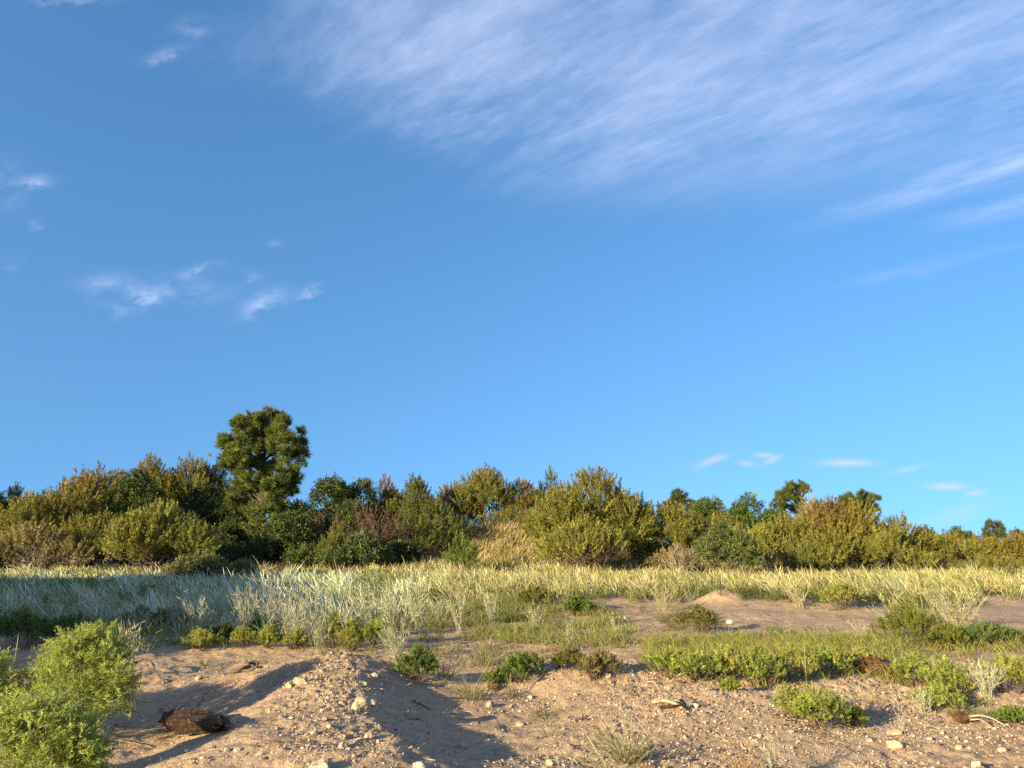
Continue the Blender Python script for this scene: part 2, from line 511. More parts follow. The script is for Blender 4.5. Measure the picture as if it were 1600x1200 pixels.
def pine(name, label, lobes_px, D, u_base, seed, green=(0.095, 0.122, 0.024), tipc=(0.20, 0.215, 0.042), dens=1.0, needle=0.24, group=None, trunk_r=0.16):
    """lobes_px: (u, v, radius_px, depth_offset_m)"""
    rng = np.random.default_rng(seed)
    bp = at_depth(u_base, 880, D)
    x0, y0 = bp[0], D
    z0 = h1(x0, y0)
    s = D / FPX
    Ls = []
    for (u, v, r, dd) in lobes_px:
        p = at_depth(u, v, D + dd)
        Ls.append((p[0] - x0, p[1] - y0, p[2] - z0, r * s * 0.90, r * s * 0.82))
    Ls = np.array(Ls)
    # every bough ends in several sprays with air between them
    sub = []
    for L in Ls:
        k = 7 if L[3] > 0.45 else 4
        dd = unit(rng.normal(size=(k, 3)) + np.array([0, 0, 0.25]))
        for q in dd:
            f = rng.uniform(0.30, 0.50)
            sub.append((L[0] + q[0] * L[3] * 0.72, L[1] + q[1] * L[3] * 0.72, L[2] + q[2] * L[4] * 0.72, L[3] * f, L[4] * f * 0.85))
    Ls = np.array(sub)
    root = thing(name, label, "pine tree", (x0, y0, z0), group)
    n = int(np.sum((Ls[:, 3] / 0.3) ** 2 * 11 * dens)) + 60
    P, d = in_lobes(rng, Ls, n, 0.15, 0.6, zmin=-0.7)
    P = P + rng.normal(size=P.shape) * 0.07
    nn = 46
    R = rng.uniform(0.75, 1.25, n)
    cdir = unit(d * 0.7 + np.array([0, 0, 0.55]) + rng.normal(size=(n, 3)) * 0.35)
    sb = rng.uniform(-0.5, 0.4, (n, nn))
    nd = unit(cdir[:, None] * 0.8 + rng.normal(size=(n, nn, 3)) * 0.6)
    base = P[:, None] + cdir[:, None] * (needle * R[:, None] * sb)[..., None]
    f = rng.uniform(0, 1, (n, 1))
    pc = (np.asarray(green) * (1 - f) + np.asarray(tipc) * f) * (1 + 0.18 * rng.normal(size=(n, 1))).clip(0.6, 1.5)
    lc = np.repeat(pc, nn, 0) * (1 + 0.15 * rng.normal(size=(n * nn, 1))).clip(0.6, 1.5)
    V, F, C = strips(rng, base.reshape(-1, 3), nd.reshape(-1, 3), needle * 1.15 * np.repeat(R, nn) * rng.uniform(0.7, 1.2, n * nn), needle * 0.11, None, 1, [1, 0.3], lc * 0.85, lc * 1.1)
    # trunk, limbs, branchlets
    topi = np.argmax(Ls[:, 2])
    K = 10
    tt = np.linspace(0, 1, K)
    tx = Ls[topi, 0] * tt ** 1.3; ty = Ls[topi, 1] * tt
    tz = -0.2 + (Ls[topi, 2] + 0.2) * tt
    tx = tx + 0.10 * np.sin(tt * 7) * s * 30 * (1 - tt) * 0.3
    spine = np.stack([tx, ty, tz], 1)
    Vt = tubes(spine[None], trunk_r, trunk_r * 0.25, 8)
    P0, P1 = [], []
    Lb = Ls[::2]
    for L in Lb:
        zt = max(0.25, L[2] - 0.5 * np.hypot(L[0], L[1]) - 0.2)
        k = np.interp(zt, tz, tt)
        P0.append([np.interp(k, tt, tx), np.interp(k, tt, ty), zt]); P1.append(L[:3])
    P0, P1 = np.array(P0), np.array(P1)
    Vb = tubes(branch_paths(rng, P0, P1, 6, 0.1, 0.03), trunk_r * 0.36, trunk_r * 0.14, 5)
    j = rng.integers(0, len(Lb), 110)
    Q0 = P0[j] + (P1[j] - P0[j]) * rng.uniform(0.4, 1, (110, 1))
    Q1 = P1[j] + unit(rng.normal(size=(110, 3))) * Lb[j, 3:4] * 0.85
    Vw = tubes(branch_paths(rng, Q0, Q1, 5, 0.0, 0.05), trunk_r * 0.13, trunk_r * 0.05, 3)
    m = merge(Vt, Vb, Vw)
    link("trunk", make_mesh("trunk", m[0], m[1], M_BARK), root)
    link("crown", make_mesh("crown", V, F, M_LEAF, C), root)
    return root

def dead_bush(name, label, u, top, wpx, D, seed, mat, n=70, zlow=0.1, group=None):
    rng = np.random.default_rng(seed)
    tp = at_depth(u, top, D); x, y = tp[0], D; z0 = h1(x, y); h = tp[2] - z0; w = wpx / FPX * D
    P0 = np.stack([rng.normal(0, .06 * w, n), rng.normal(0, .06 * w, n), np.full(n, zlow * h)], 1)
    a = rng.uniform(0, TAU, n); rr = np.sqrt(rng.uniform(0, 1, n)) * 0.5 * w
    P1 = np.stack([np.cos(a) * rr, np.sin(a) * rr, h * (zlow + (1 - zlow) * (1 - 0.5 * (2 * rr / w) ** 2) * rng.uniform(0.6, 1, n))], 1)
    A = tubes(branch_paths(rng, P0, P1, 6, 0.2, 0.03), 0.028, 0.012, 3)
    m = n * 8
    j = rng.integers(0, n, m); f = rng.uniform(0.4, 1, (m, 1))
    Q0 = P0[j] * (1 - f) + P1[j] * f
    Q1 = Q0 + unit(unit(P1[j] - P0[j]) + rng.normal(size=(m, 3)) * 0.5) * (0.2 * h * rng.uniform(0.4, 1.2, (m, 1)))
    Bt = tubes(branch_paths(rng, Q0, Q1, 4, 0, 0.05), 0.011, 0.005, 3)
    M = merge(A, Bt)
    o = link(name, make_mesh(name, M[0], M[1], mat), None, (x, y, z0))
    return tag(o, label, "dead bush", group)


# ------------------------------------------------------------------ low plants
def spot(u, v, top, wpx):
    """base point, height and width in metres of a plant whose foot shows at (u, v)"""
    g = ground(u, v)
    tp = at_depth(u, top, g[1])
    return g, max(tp[2] - g[2], 0.05), wpx / FPX * math.hypot(g[1], 0.0)

def feathery(name, label, cat, u, v, top, wpx, seed, c0=(0.23, 0.275, 0.055), c1=(0.45, 0.475, 0.13), group=None, dens=1.0,
             lobes=None, upright=0.35, leafw=1.0, twig=M_PALETWIG, nl=6, spread=0.36):
    rng = np.random.default_rng(seed)
    g, h, w = spot(u, v, top, wpx)
    px = g[1] / 739.0
    if lobes is None:
        Ls = lobes_for(rng, w, h, nl, low=0.02, spread=spread)
    else:
        Ls = np.array([(a * w, b * w, c * h, r * w, q * h) for a, b, c, r, q in lobes])
    fl = np.clip(0.17 * math.sqrt(w * h) + 0.03, 0.07, 0.25)         # frond length
    nf = int(np.clip(dens * 1.9 * w * h / (fl * fl * 0.13), 200, 5200))
    P, d = in_lobes(rng, Ls, nf, 0.35, 0.6, zmin=-0.5)
    P[:, 2] = np.where(P[:, 2] < 0.01, rng.uniform(0.0, 0.1 * h, len(P)), P[:, 2])
    n = len(P)
    fd = unit(d + np.array([0, 0, upright * 2]) + rng.normal(size=(n, 3)) * 0.4)
    L_ = fl * rng.uniform(0.6, 1.3, n)
    nl_ = 34
    s = rng.uniform(0.0, 1, (n, nl_))
    droop = np.array([0, 0, -1.0]) * 0.25
    ax = P[:, None] + fd[:, None] * (L_[:, None] * (s - 0.4))[..., None] + droop * (L_[:, None] * s * s)[..., None]
    side = unit(np.cross(fd, rng.normal(size=(n, 3))))
    sg = rng.choice([-1, 1], (n, nl_))
    ld = unit(fd[:, None] * (1.0 if g[1] > 8 else 0.55) + side[:, None] * sg[..., None] * 0.8 + rng.normal(size=(n, nl_, 3)) * 0.35)
    ll = np.maximum(0.24 * L_[:, None] * (1.15 - 0.8 * s) * rng.uniform(0.7, 1.3, (n, nl_)), (2.2 if g[1] > 8 else 1.3) * px)
    lw = np.maximum(0.0055, (0.36 if g[1] > 8 else 0.55) * px) * leafw
    f = rng.uniform(0, 1, (n, 1)) * 0.6 + 0.4 * np.clip(P[:, 2:3] / h, 0, 1)
    pc = (np.asarray(c0) * (1 - f) + np.asarray(c1) * f) * (1 + 0.14 * rng.normal(size=(n, 1))).clip(0.6, 1.5)
    lc = np.repeat(pc, nl_, 0) * (1 + 0.16 * rng.normal(size=(n * nl_, 1))).clip(0.6, 1.5)
    V, F, C = strips(rng, ax.reshape(-1, 3), ld.reshape(-1, 3), ll.reshape(-1), lw * rng.uniform(0.7, 1.4, n * nl_), None, 1, [1, 0.4], lc * 0.92, lc * 1.1)
    root = thing(name, label, cat, g, group)
    # stems
    m = 26
    k = rng.integers(0, len(Ls), m)
    P0 = np.stack([Ls[k, 0] * 0.45 + rng.normal(0, .05 * w, m), Ls[k, 1] * 0.45 + rng.normal(0, .05 * w, m), np.full(m, -0.03)], 1)
    P1 = Ls[k, :3] + rng.normal(size=(m, 3)) * Ls[k, 3:4] * 0.5
    T = tubes(branch_paths(rng, P0, P1, 6, 0.1, 0.04), max(0.005, 0.25 * px), max(0.003, 0.15 * px), 4)
    link("stems", make_mesh("stems", T[0], T[1], twig), root)
    link("crown", make_mesh("crown", V, F, M_GRASS, C), root)
    return root

def silver(label, u, v, top, wpx, seed, n=14, c0=(0.22, 0.19, 0.11), c1=(0.52, 0.47, 0.33), lean=-0.15, leaf=0.5, group=None, green=0.3):
    """stiff whitish upright stems with short narrow leaves"""
    n = int(n * 2.3) if n > 5 else n
    rng = np.random.default_rng(seed)
    g, h, w = spot(u, v, top, wpx)
    px = g[1] / 739.0
    P0 = np.stack([rng.normal(0, 0.07 * w, n), rng.normal(0, 0.07 * w, n), np.full(n, -0.02)], 1)
    tx = np.linspace(-0.42, 0.42, n) * w + rng.normal(0, 0.07 * w, n)
    ty = rng.uniform(-0.42, 0.42, n) * w
    hh = h * rng.uniform(0.62, 1.0, n); hh[n // 2] = h
    P1 = np.stack([tx + lean * hh, ty, hh], 1)
    paths = branch_paths(rng, P0, P1, 7, 0.12, 0.018)
    sc = jit(rng, (np.asarray(c0) + np.asarray(c1)) / 2, n, 0.12)
    r = max(0.0024, 0.19 * px)
    V1, F1 = tubes(paths, r, r * 0.6, 4)
    C1 = np.repeat(sc, 7 * 4, 0)
    m = int(26 * leaf)
    s = rng.uniform(0.22, 1.0, (n, m))
    seg = s * 6; i0 = np.clip(seg.astype(int), 0, 5); fr = (seg - i0)[..., None]
    idx = np.arange(n)[:, None]
    B = paths[idx, i0] * (1 - fr) + paths[idx, i0 + 1] * fr
    td = unit(paths[idx, i0 + 1] - paths[idx, i0])
    ld = unit(td * 0.85 + rng.normal(size=(n, m, 3)) * 0.42)
    ll = np.clip(0.13 * h * (1.15 - 0.6 * s) * rng.uniform(0.6, 1.3, (n, m)), 0.02, 0.11)
    bend = rng.normal(size=(n * m, 3)) * 0.012
    cc = jit(rng, c1, n * m, 0.13)
    gm = (rng.uniform(0, 1, n * m) < green)[:, None]
    cc = np.where(gm, cc * np.array([0.62, 0.78, 0.55]), cc)
    V2, F2, C2 = strips(rng, B.reshape(-1, 3), ld.reshape(-1, 3), ll.reshape(-1), max(0.0045, 0.32 * px) * rng.uniform(0.7, 1.3, n * m), bend, 2, [0.6, 1.0, 0.2], cc * 0.85, cc)
    V, F, C = merge((V1, F1, C1), (V2, F2, C2))
    o = link("silver_plant", make_mesh("silver_plant", V, F, M_STALK, C), None, g)
    return tag(o, label, "plant", group)

def tussock(name, label, u, v, top, wpx, seed, n=90, c0=(0.20, 0.17, 0.07), c1=(0.26, 0.27, 0.09), arch=0.6, width=0.006, stalks=6, group=None, cat="grass tuft", stalkc=(0.42, 0.36, 0.18)):
    rng = np.random.default_rng(seed)
    g, h, w = spot(u, v, top, wpx)
    px = g[1] / 739.0
    a = rng.uniform(0, TAU, n); rr = np.sqrt(rng.uniform(0, 1, n))
    P = np.stack([np.cos(a) * rr * 0.13 * w, np.sin(a) * rr * 0.13 * w, np.full(n, -0.015)], 1)
    out = np.stack([np.cos(a), np.sin(a), np.zeros(n)], 1)
    L_ = h * rng.uniform(0.5, 1.1, n)
    D = unit(np.array([0, 0, 1.0]) + out * (rr * w / (2.2 * h))[:, None] * 0.9 + rng.normal(size=(n, 3)) * 0.18)
    B = (out * (0.45 * arch)) * L_[:, None] + np.array([0, 0, -0.42 * arch]) * (L_ * rng.uniform(0.2, 1.3, n))[:, None]
    cc0, cc1 = jit(rng, c0, n, 0.2), jit(rng, c1, n, 0.2)
    dry = (rng.uniform(0, 1, n) < 0.3)[:, None]
    cc1 = np.where(dry, jit(rng, (0.42, 0.33, 0.16), n, 0.15), cc1)
    parts = [strips(rng, P, D, L_, max(width, 0.5 * px) * rng.uniform(0.7, 1.2, n), B, 5, [0.8, 1, 0.95, 0.8, 0.55, 0.1], cc0, cc1)]
    if stalks:
        k = stalks
        a = rng.uniform(0, TAU, k)
        D = unit(np.stack([np.cos(a) * 0.5, np.sin(a) * 0.4, np.full(k, 1.0)], 1))
        P = rng.normal(size=(k, 3)) * 0.03 * w; P[:, 2] = 0
        Ls = h * rng.uniform(0.95, 1.35, k)
        Bs = np.stack([np.cos(a) * 0.12, np.sin(a) * 0.12, np.full(k, -0.06)], 1) * Ls[:, None]
        sc = jit(rng, stalkc, k, 0.12)
        parts.append(strips(rng, P, D, Ls, max(0.005, 0.45 * px), Bs, 6, [0.6, 0.6, 0.6, 0.6, 1.2, 1.5, 0.3], sc * 0.8, sc))
    V, F, C = merge(*parts)
    o = link(name, make_mesh(name, V, F, M_GRASS, C), None, g)
    return tag(o, label, cat, group)

# ------------------------------------------------------------------ ground sheet
def build_ground():
    # polar sheet round the camera, fine in the view, out to the horizon
    fine = np.linspace(-0.70, 0.70, 860)
    rest = np.linspace(0.70, TAU - 0.70, 190)[1:-1]
    th = np.concatenate([fine, rest])
    r = np.concatenate([np.linspace(0.0, 3.2, 26)[1:-1], np.linspace(3.2, 13.0, 330)[:-1], np.geomspace(13, 60, 220)[:-1], np.geomspace(60, 6000, 90)])
    nt, nr = len(th), len(r)
    X = r[:, None] * np.sin(th)[None]; Y = r[:, None] * np.cos(th)[None]
    Z = height(X, Y)
    V = np.stack([X, Y, Z], -1).reshape(-1, 3)
    V = np.concatenate([[[0, 0, h1(0, 0)]], V])
    i = np.arange(nr - 1)[:, None] * nt; j = np.arange(nt)[None]; j2 = (j + 1) % nt
    F = np.stack([1 + i + j, 1 + i + nt + j, 1 + i + nt + j2, 1 + i + j2], -1).reshape(-1, 4)[:, ::-1]
    k = np.arange(nt)
    T = np.stack([np.zeros(nt, int), 1 + k, 1 + (k + 1) % nt], -1)[:, ::-1]
    o = link("ground", make_mesh("ground", V, [F, T], M_SAND, None, True))
    tag(o, "sandy ground with gravelly ridges and hollows", None, None, "structure")
    return o
build_ground()

# ------------------------------------------------------------------ world, sun
def build_world():
    w = bpy.data.worlds.new("World")
    scene.world = w
    w.use_nodes = True
    nt = w.node_tree; N = nt.nodes; L = nt.links
    N.clear()
    out = N.new("ShaderNodeOutputWorld")
    bg = N.new("ShaderNodeBackground"); bg.inputs["Strength"].default_value = SKY_STRENGTH
    L.new(bg.outputs[0], out.inputs[0])
    sky = N.new("ShaderNodeTexSky"); sky.sky_type = "NISHITA"; sky.sun_disc = False
    sky.sun_elevation = math.radians(SUN_EL)
    sky.sun_rotation = math.atan2(-LD[0], -LD[1])
    sky.air_density = 1.0; sky.dust_density = 0.3; sky.ozone_density = 2.2; sky.altitude = 100
    tc0 = N.new("ShaderNodeTexCoord")
    vm = N.new("ShaderNodeVectorMath"); vm.operation = "MULTIPLY_ADD"      # the dull band at the horizon sinks below it
    L.new(tc0.outputs["Generated"], vm.inputs[0]); vm.inputs[1].default_value = (1, 1, 0.78); vm.inputs[2].default_value = (0, 0, 0.31)
    vn = N.new("ShaderNodeVectorMath"); vn.operation = "NORMALIZE"; L.new(vm.outputs[0], vn.inputs[0])
    L.new(vn.outputs[0], sky.inputs[0])
    hs = N.new("ShaderNodeHueSaturation"); hs.inputs["Saturation"].default_value = 1.17; hs.inputs["Value"].default_value = 1.0
    L.new(sky.outputs[0], hs.inputs["Color"])
    gm = N.new("ShaderNodeMix"); gm.data_type = "RGBA"; gm.blend_type = "MULTIPLY"; gm.inputs["Factor"].default_value = 1.0
    L.new(hs.outputs[0], gm.inputs["A"]); gm.inputs["B"].default_value = SKY_TINT
    skyc = gm.outputs["Result"]

    def mth(op, a, b=None, c=None, clamp=False):
        n = N.new("ShaderNodeMath"); n.operation = op; n.use_clamp = clamp
        for i, v in enumerate((a, b, c)):
            if v is None: continue
            if isinstance(v, (int, float)): n.inputs[i].default_value = v
            else: L.new(v, n.inputs[i])
        return n.outputs[0]
    def ramp(v, a, b):
        n = N.new("ShaderNodeMapRange"); n.interpolation_type = "SMOOTHSTEP"
        n.inputs["From Min"].default_value = a; n.inputs["From Max"].default_value = b
        L.new(v, n.inputs["Value"]); return n.outputs["Result"]
    def comb(x, y, z=0.0):
        n = N.new("ShaderNodeCombineXYZ")
        for i, v in enumerate((x, y, z)):
            if isinstance(v, (int, float)): n.inputs[i].default_value = v
            else: L.new(v, n.inputs[i])
        return n.outputs[0]
    def noise(vec, sc, det=4, rough=0.55, dist=0.0):
        n = N.new("ShaderNodeTexNoise"); n.inputs["Scale"].default_value = sc; n.inputs["Detail"].default_value = det
        n.inputs["Roughness"].default_value = rough; n.inputs["Distortion"].default_value = dist
        L.new(vec, n.inputs["Vector"]); return n.outputs["Fac"]

    tc = N.new("ShaderNodeTexCoord")
    sp = N.new("ShaderNodeSeparateXYZ"); L.new(tc.outputs["Generated"], sp.inputs[0])
    dx, dy, dz = sp.outputs
    zz = mth("MAXIMUM", dz, 0.03)
    X = mth("DIVIDE", dx, zz); Y = mth("DIVIDE", dy, zz)       # a flat cloud layer far overhead
    a = mth("MULTIPLY", mth("SUBTRACT", X, Y), 0.7071)
    b = mth("MULTIPLY", mth("ADD", X, Y), 0.7071)
    # warp across the streaks, so they curl
    wv = noise(comb(mth("MULTIPLY", a, 1.1), mth("MULTIPLY", b, 1.6)), 1.0, 3)
    wv = mth("MULTIPLY", mth("SUBTRACT", wv, 0.5), 0.14)
    bw = mth("ADD", b, wv)
    st1 = noise(comb(mth("MULTIPLY", a, 1.6), mth("MULTIPLY", bw, 4.4)), 1.0, 8, 0.66, 0.0)
    st2 = noise(comb(mth("MULTIPLY", a, 5.5), mth("MULTIPLY", bw, 13.0), 4.0), 1.0, 7, 0.72, 0.0)
    st3 = noise(comb(mth("MULTIPLY", a, 1.0), mth("MULTIPLY", b, 1.5), 9.0), 1.0, 4, 0.5, 0.2)
    # where the cirrus bank lies
    edge = mth("ADD", a, mth("MULTIPLY", mth("SUBTRACT", st1, 0.5), 0.75))
    mA = ramp(edge, -1.56, -0.98)
    lim = mth("ADD", mth("MULTIPLY", mth("ADD", a, 1.5), 0.55), 1.74)
    rel = mth("SUBTRACT", lim, mth("ADD", b, mth("MULTIPLY", mth("SUBTRACT", st1, 0.5), 0.5)))
    mB = ramp(rel, -0.15, 0.75)
    mC = ramp(mth("ADD", b, mth("MULTIPLY", mth("SUBTRACT", st3, 0.5), 0.4)), 0.40, 0.72)
    mC = mth("MAXIMUM", mC, ramp(mth("MULTIPLY", b, -1.0), -0.15, 0.35))      # unseen cloud added overhead and behind for neutral fill light
    m = mth("MULTIPLY", mth("MULTIPLY", mA, mB), mC)
    den = mth("ADD", mth("ADD", mth("MULTIPLY", ramp(st1, 0.32, 0.70), 0.48), mth("MULTIPLY", ramp(st2, 0.36, 0.70), 0.30)), mth("ADD", mth("MULTIPLY", ramp(st3, 0.3, 0.7), 0.26), 0.06))
    cir = mth("MULTIPLY", m, den)
    # separate long streaks low on the right
    def streak(b0, wd, a0, a1, k):
        d = mth("DIVIDE", mth("SUBTRACT", mth("ADD", b, mth("MULTIPLY", mth("SUBTRACT", st1, 0.5), 0.22)), b0), wd)
        g = mth("POWER", 2.718, mth("MULTIPLY", mth("MULTIPLY", d, d), -1.0))
        return mth("MULTIPLY", mth("MULTIPLY", g, ramp(a, a0, a1)), mth("MULTIPLY", mth("ADD", ramp(st2, 0.3, 0.7), 0.4), k))
    for args in ((2.24, 0.085, -1.1, -0.35, 0.55), (2.52, 0.075, -0.75, -0.30, 0.50), (2.9, 0.06, -1.35, -0.7, 0.10)):
        cir = mth("ADD", cir, streak(*args))
    # small puffs: direction of each centre (tangents right and up), size, strength
    tx = mth("DIVIDE", dx, mth("MAXIMUM", dy, 0.05)); tz = mth("DIVIDE", dz, mth("MAXIMUM", dy, 0.05))
    pn = noise(comb(mth("MULTIPLY", tx, 22.0), mth("MULTIPLY", tz, 34.0), 2.0), 1.0, 5, 0.6, 0.1)
    pn2 = noise(comb(mth("MULTIPLY", tx, 9.0), mth("MULTIPLY", tz, 12.0), 7.0), 1.0, 3, 0.5)
    txw = mth("ADD", tx, mth("MULTIPLY", mth("SUBTRACT", pn2, 0.5), 0.05))
    tzw = mth("ADD", tz, mth("MULTIPLY", mth("SUBTRACT", pn, 0.5), 0.045))
    puffs = None
    front = mth("GREATER_THAN", dy, 0.1)
    def puff(u, v, su, sv, k, tilt=0.0):
        nonlocal puffs
        d = ray(u, v); cx, cz = d[0] / d[1], d[2] / d[1]
        eu, ev = su / FPX, sv / FPX
        ex = mth("SUBTRACT", txw, cx); ez = mth("SUBTRACT", tzw, cz)
        ez = mth("SUBTRACT", ez, mth("MULTIPLY", ex, tilt))
        q = mth("ADD", mth("POWER", mth("ABSOLUTE", mth("DIVIDE", ex, eu)), 2.0), mth("POWER", mth("ABSOLUTE", mth("DIVIDE", ez, ev)), 2.0))
        g = mth("MULTIPLY", mth("POWER", 2.718, mth("MULTIPLY", q, -1.0)), k)
        puffs = g if puffs is None else mth("ADD", puffs, g)
    for p in PUFFS: puff(*p)
    puffs = mth("MULTIPLY", mth("MULTIPLY", puffs, ramp(pn, 0.30, 0.70)), front)
    low = None
    keep = puffs; puffs = None
    txw = mth("ADD", tx, mth("MULTIPLY", mth("SUBTRACT", pn2, 0.5), 0.02))
    tzw = mth("ADD", tz, mth("MULTIPLY", mth("SUBTRACT", pn, 0.5), 0.006))
    for p in LOW_PUFFS: puff(*p)
    low = mth("MULTIPLY", mth("MULTIPLY", puffs, ramp(pn, 0.0, 0.5)), front)
    f1 = mth("MULTIPLY", mth("ADD", cir, keep), 0.57, clamp=True)
    # cloud colours, in the sky's own units
    m1 = N.new("ShaderNodeMix"); m1.data_type = "RGBA"
    L.new(f1, m1.inputs["Factor"]); L.new(skyc, m1.inputs["A"]); m1.inputs["B"].default_value = CLOUD
    m2 = N.new("ShaderNodeMix"); m2.data_type = "RGBA"
    L.new(mth("MULTIPLY", low, 0.5, clamp=True), m2.inputs["Factor"]); L.new(m1.outputs["Result"], m2.inputs["A"]); m2.inputs["B"].default_value = CLOUD_LOW
    L.new(m2.outputs["Result"], bg.inputs["Color"])

SKY_STRENGTH = 0.112
SKY_TINT = (0.90, 1.01, 1.06, 1)
CLOUD = (2.75, 3.15, 4.35, 1)
CLOUD_LOW = (3.0, 2.85, 3.3, 1)
PUFFS = [(62, 284, 24, 13, 0.9), (8, 285, 40, 45, 0.25), (258, 84, 32, 13, 0.55, 0.3), (300, 42, 36, 22, 0.35), (55, 350, 16, 10, 0.35),
         (15, 412, 22, 9, 0.35), (218, 464, 36, 16, 1.0, 0.3), (165, 442, 46, 20, 0.5), (310, 420, 28, 8, 0.65, 0.35), (290, 450, 80, 22, 0.3),
         (408, 472, 36, 18, 0.95, 0.35), (484, 452, 15, 7, 0.8, 0.3), (383, 428, 20, 9, 0.3), (428, 380, 12, 5, 0.4), (110, 0, 60, 8, 0.5), (1410, 425, 70, 10, 0.22, 0.2)]
LOW_PUFFS = [(1110, 720, 24, 6, 1.0, 0.35), (1190, 711, 13, 4, 0.9), (1164, 724, 11, 4, 0.8), (1204, 718, 14, 5, 0.9, 0.35), (1325, 723, 34, 5, 1.2),
             (1420, 733, 26, 4, 0.6, 0.25), (1480, 760, 28, 5, 1.2), (1525, 771, 16, 4, 0.9, 0.15), (1490, 805, 60, 12, 0.35, 0.3)]
build_world()

sd = bpy.data.lights.new("sun", "SUN")
sun = bpy.data.objects.new("sun", sd)
COL.objects.link(sun)
sd.energy = 5.0
sd.angle = math.radians(0.6)
sd.color = (1.0, 0.86, 0.51)
_e = math.radians(SUN_EL)
sun.rotation_euler = Vector((LD[0] * math.cos(_e), LD[1] * math.cos(_e), -math.sin(_e))).to_track_quat("-Z", "Y").to_euler()
sun.location = (-20, -20, 15)

vs = scene.view_settings
vs.view_transform = "Standard"; vs.look = "None"; vs.gamma = 1.0; vs.use_curve_mapping = False
vs.exposure = 1.36
scene.render.engine = "CYCLES"
scene.cycles.use_denoising = False
try:
    scene.cycles.denoiser = "OPENIMAGEDENOISE"
    scene.cycles.denoising_prefilter = "ACCURATE"
except Exception: pass
scene.cycles.max_bounces = 5
scene.cycles.diffuse_bounces = 3
scene.cycles.transmission_bounces = 3
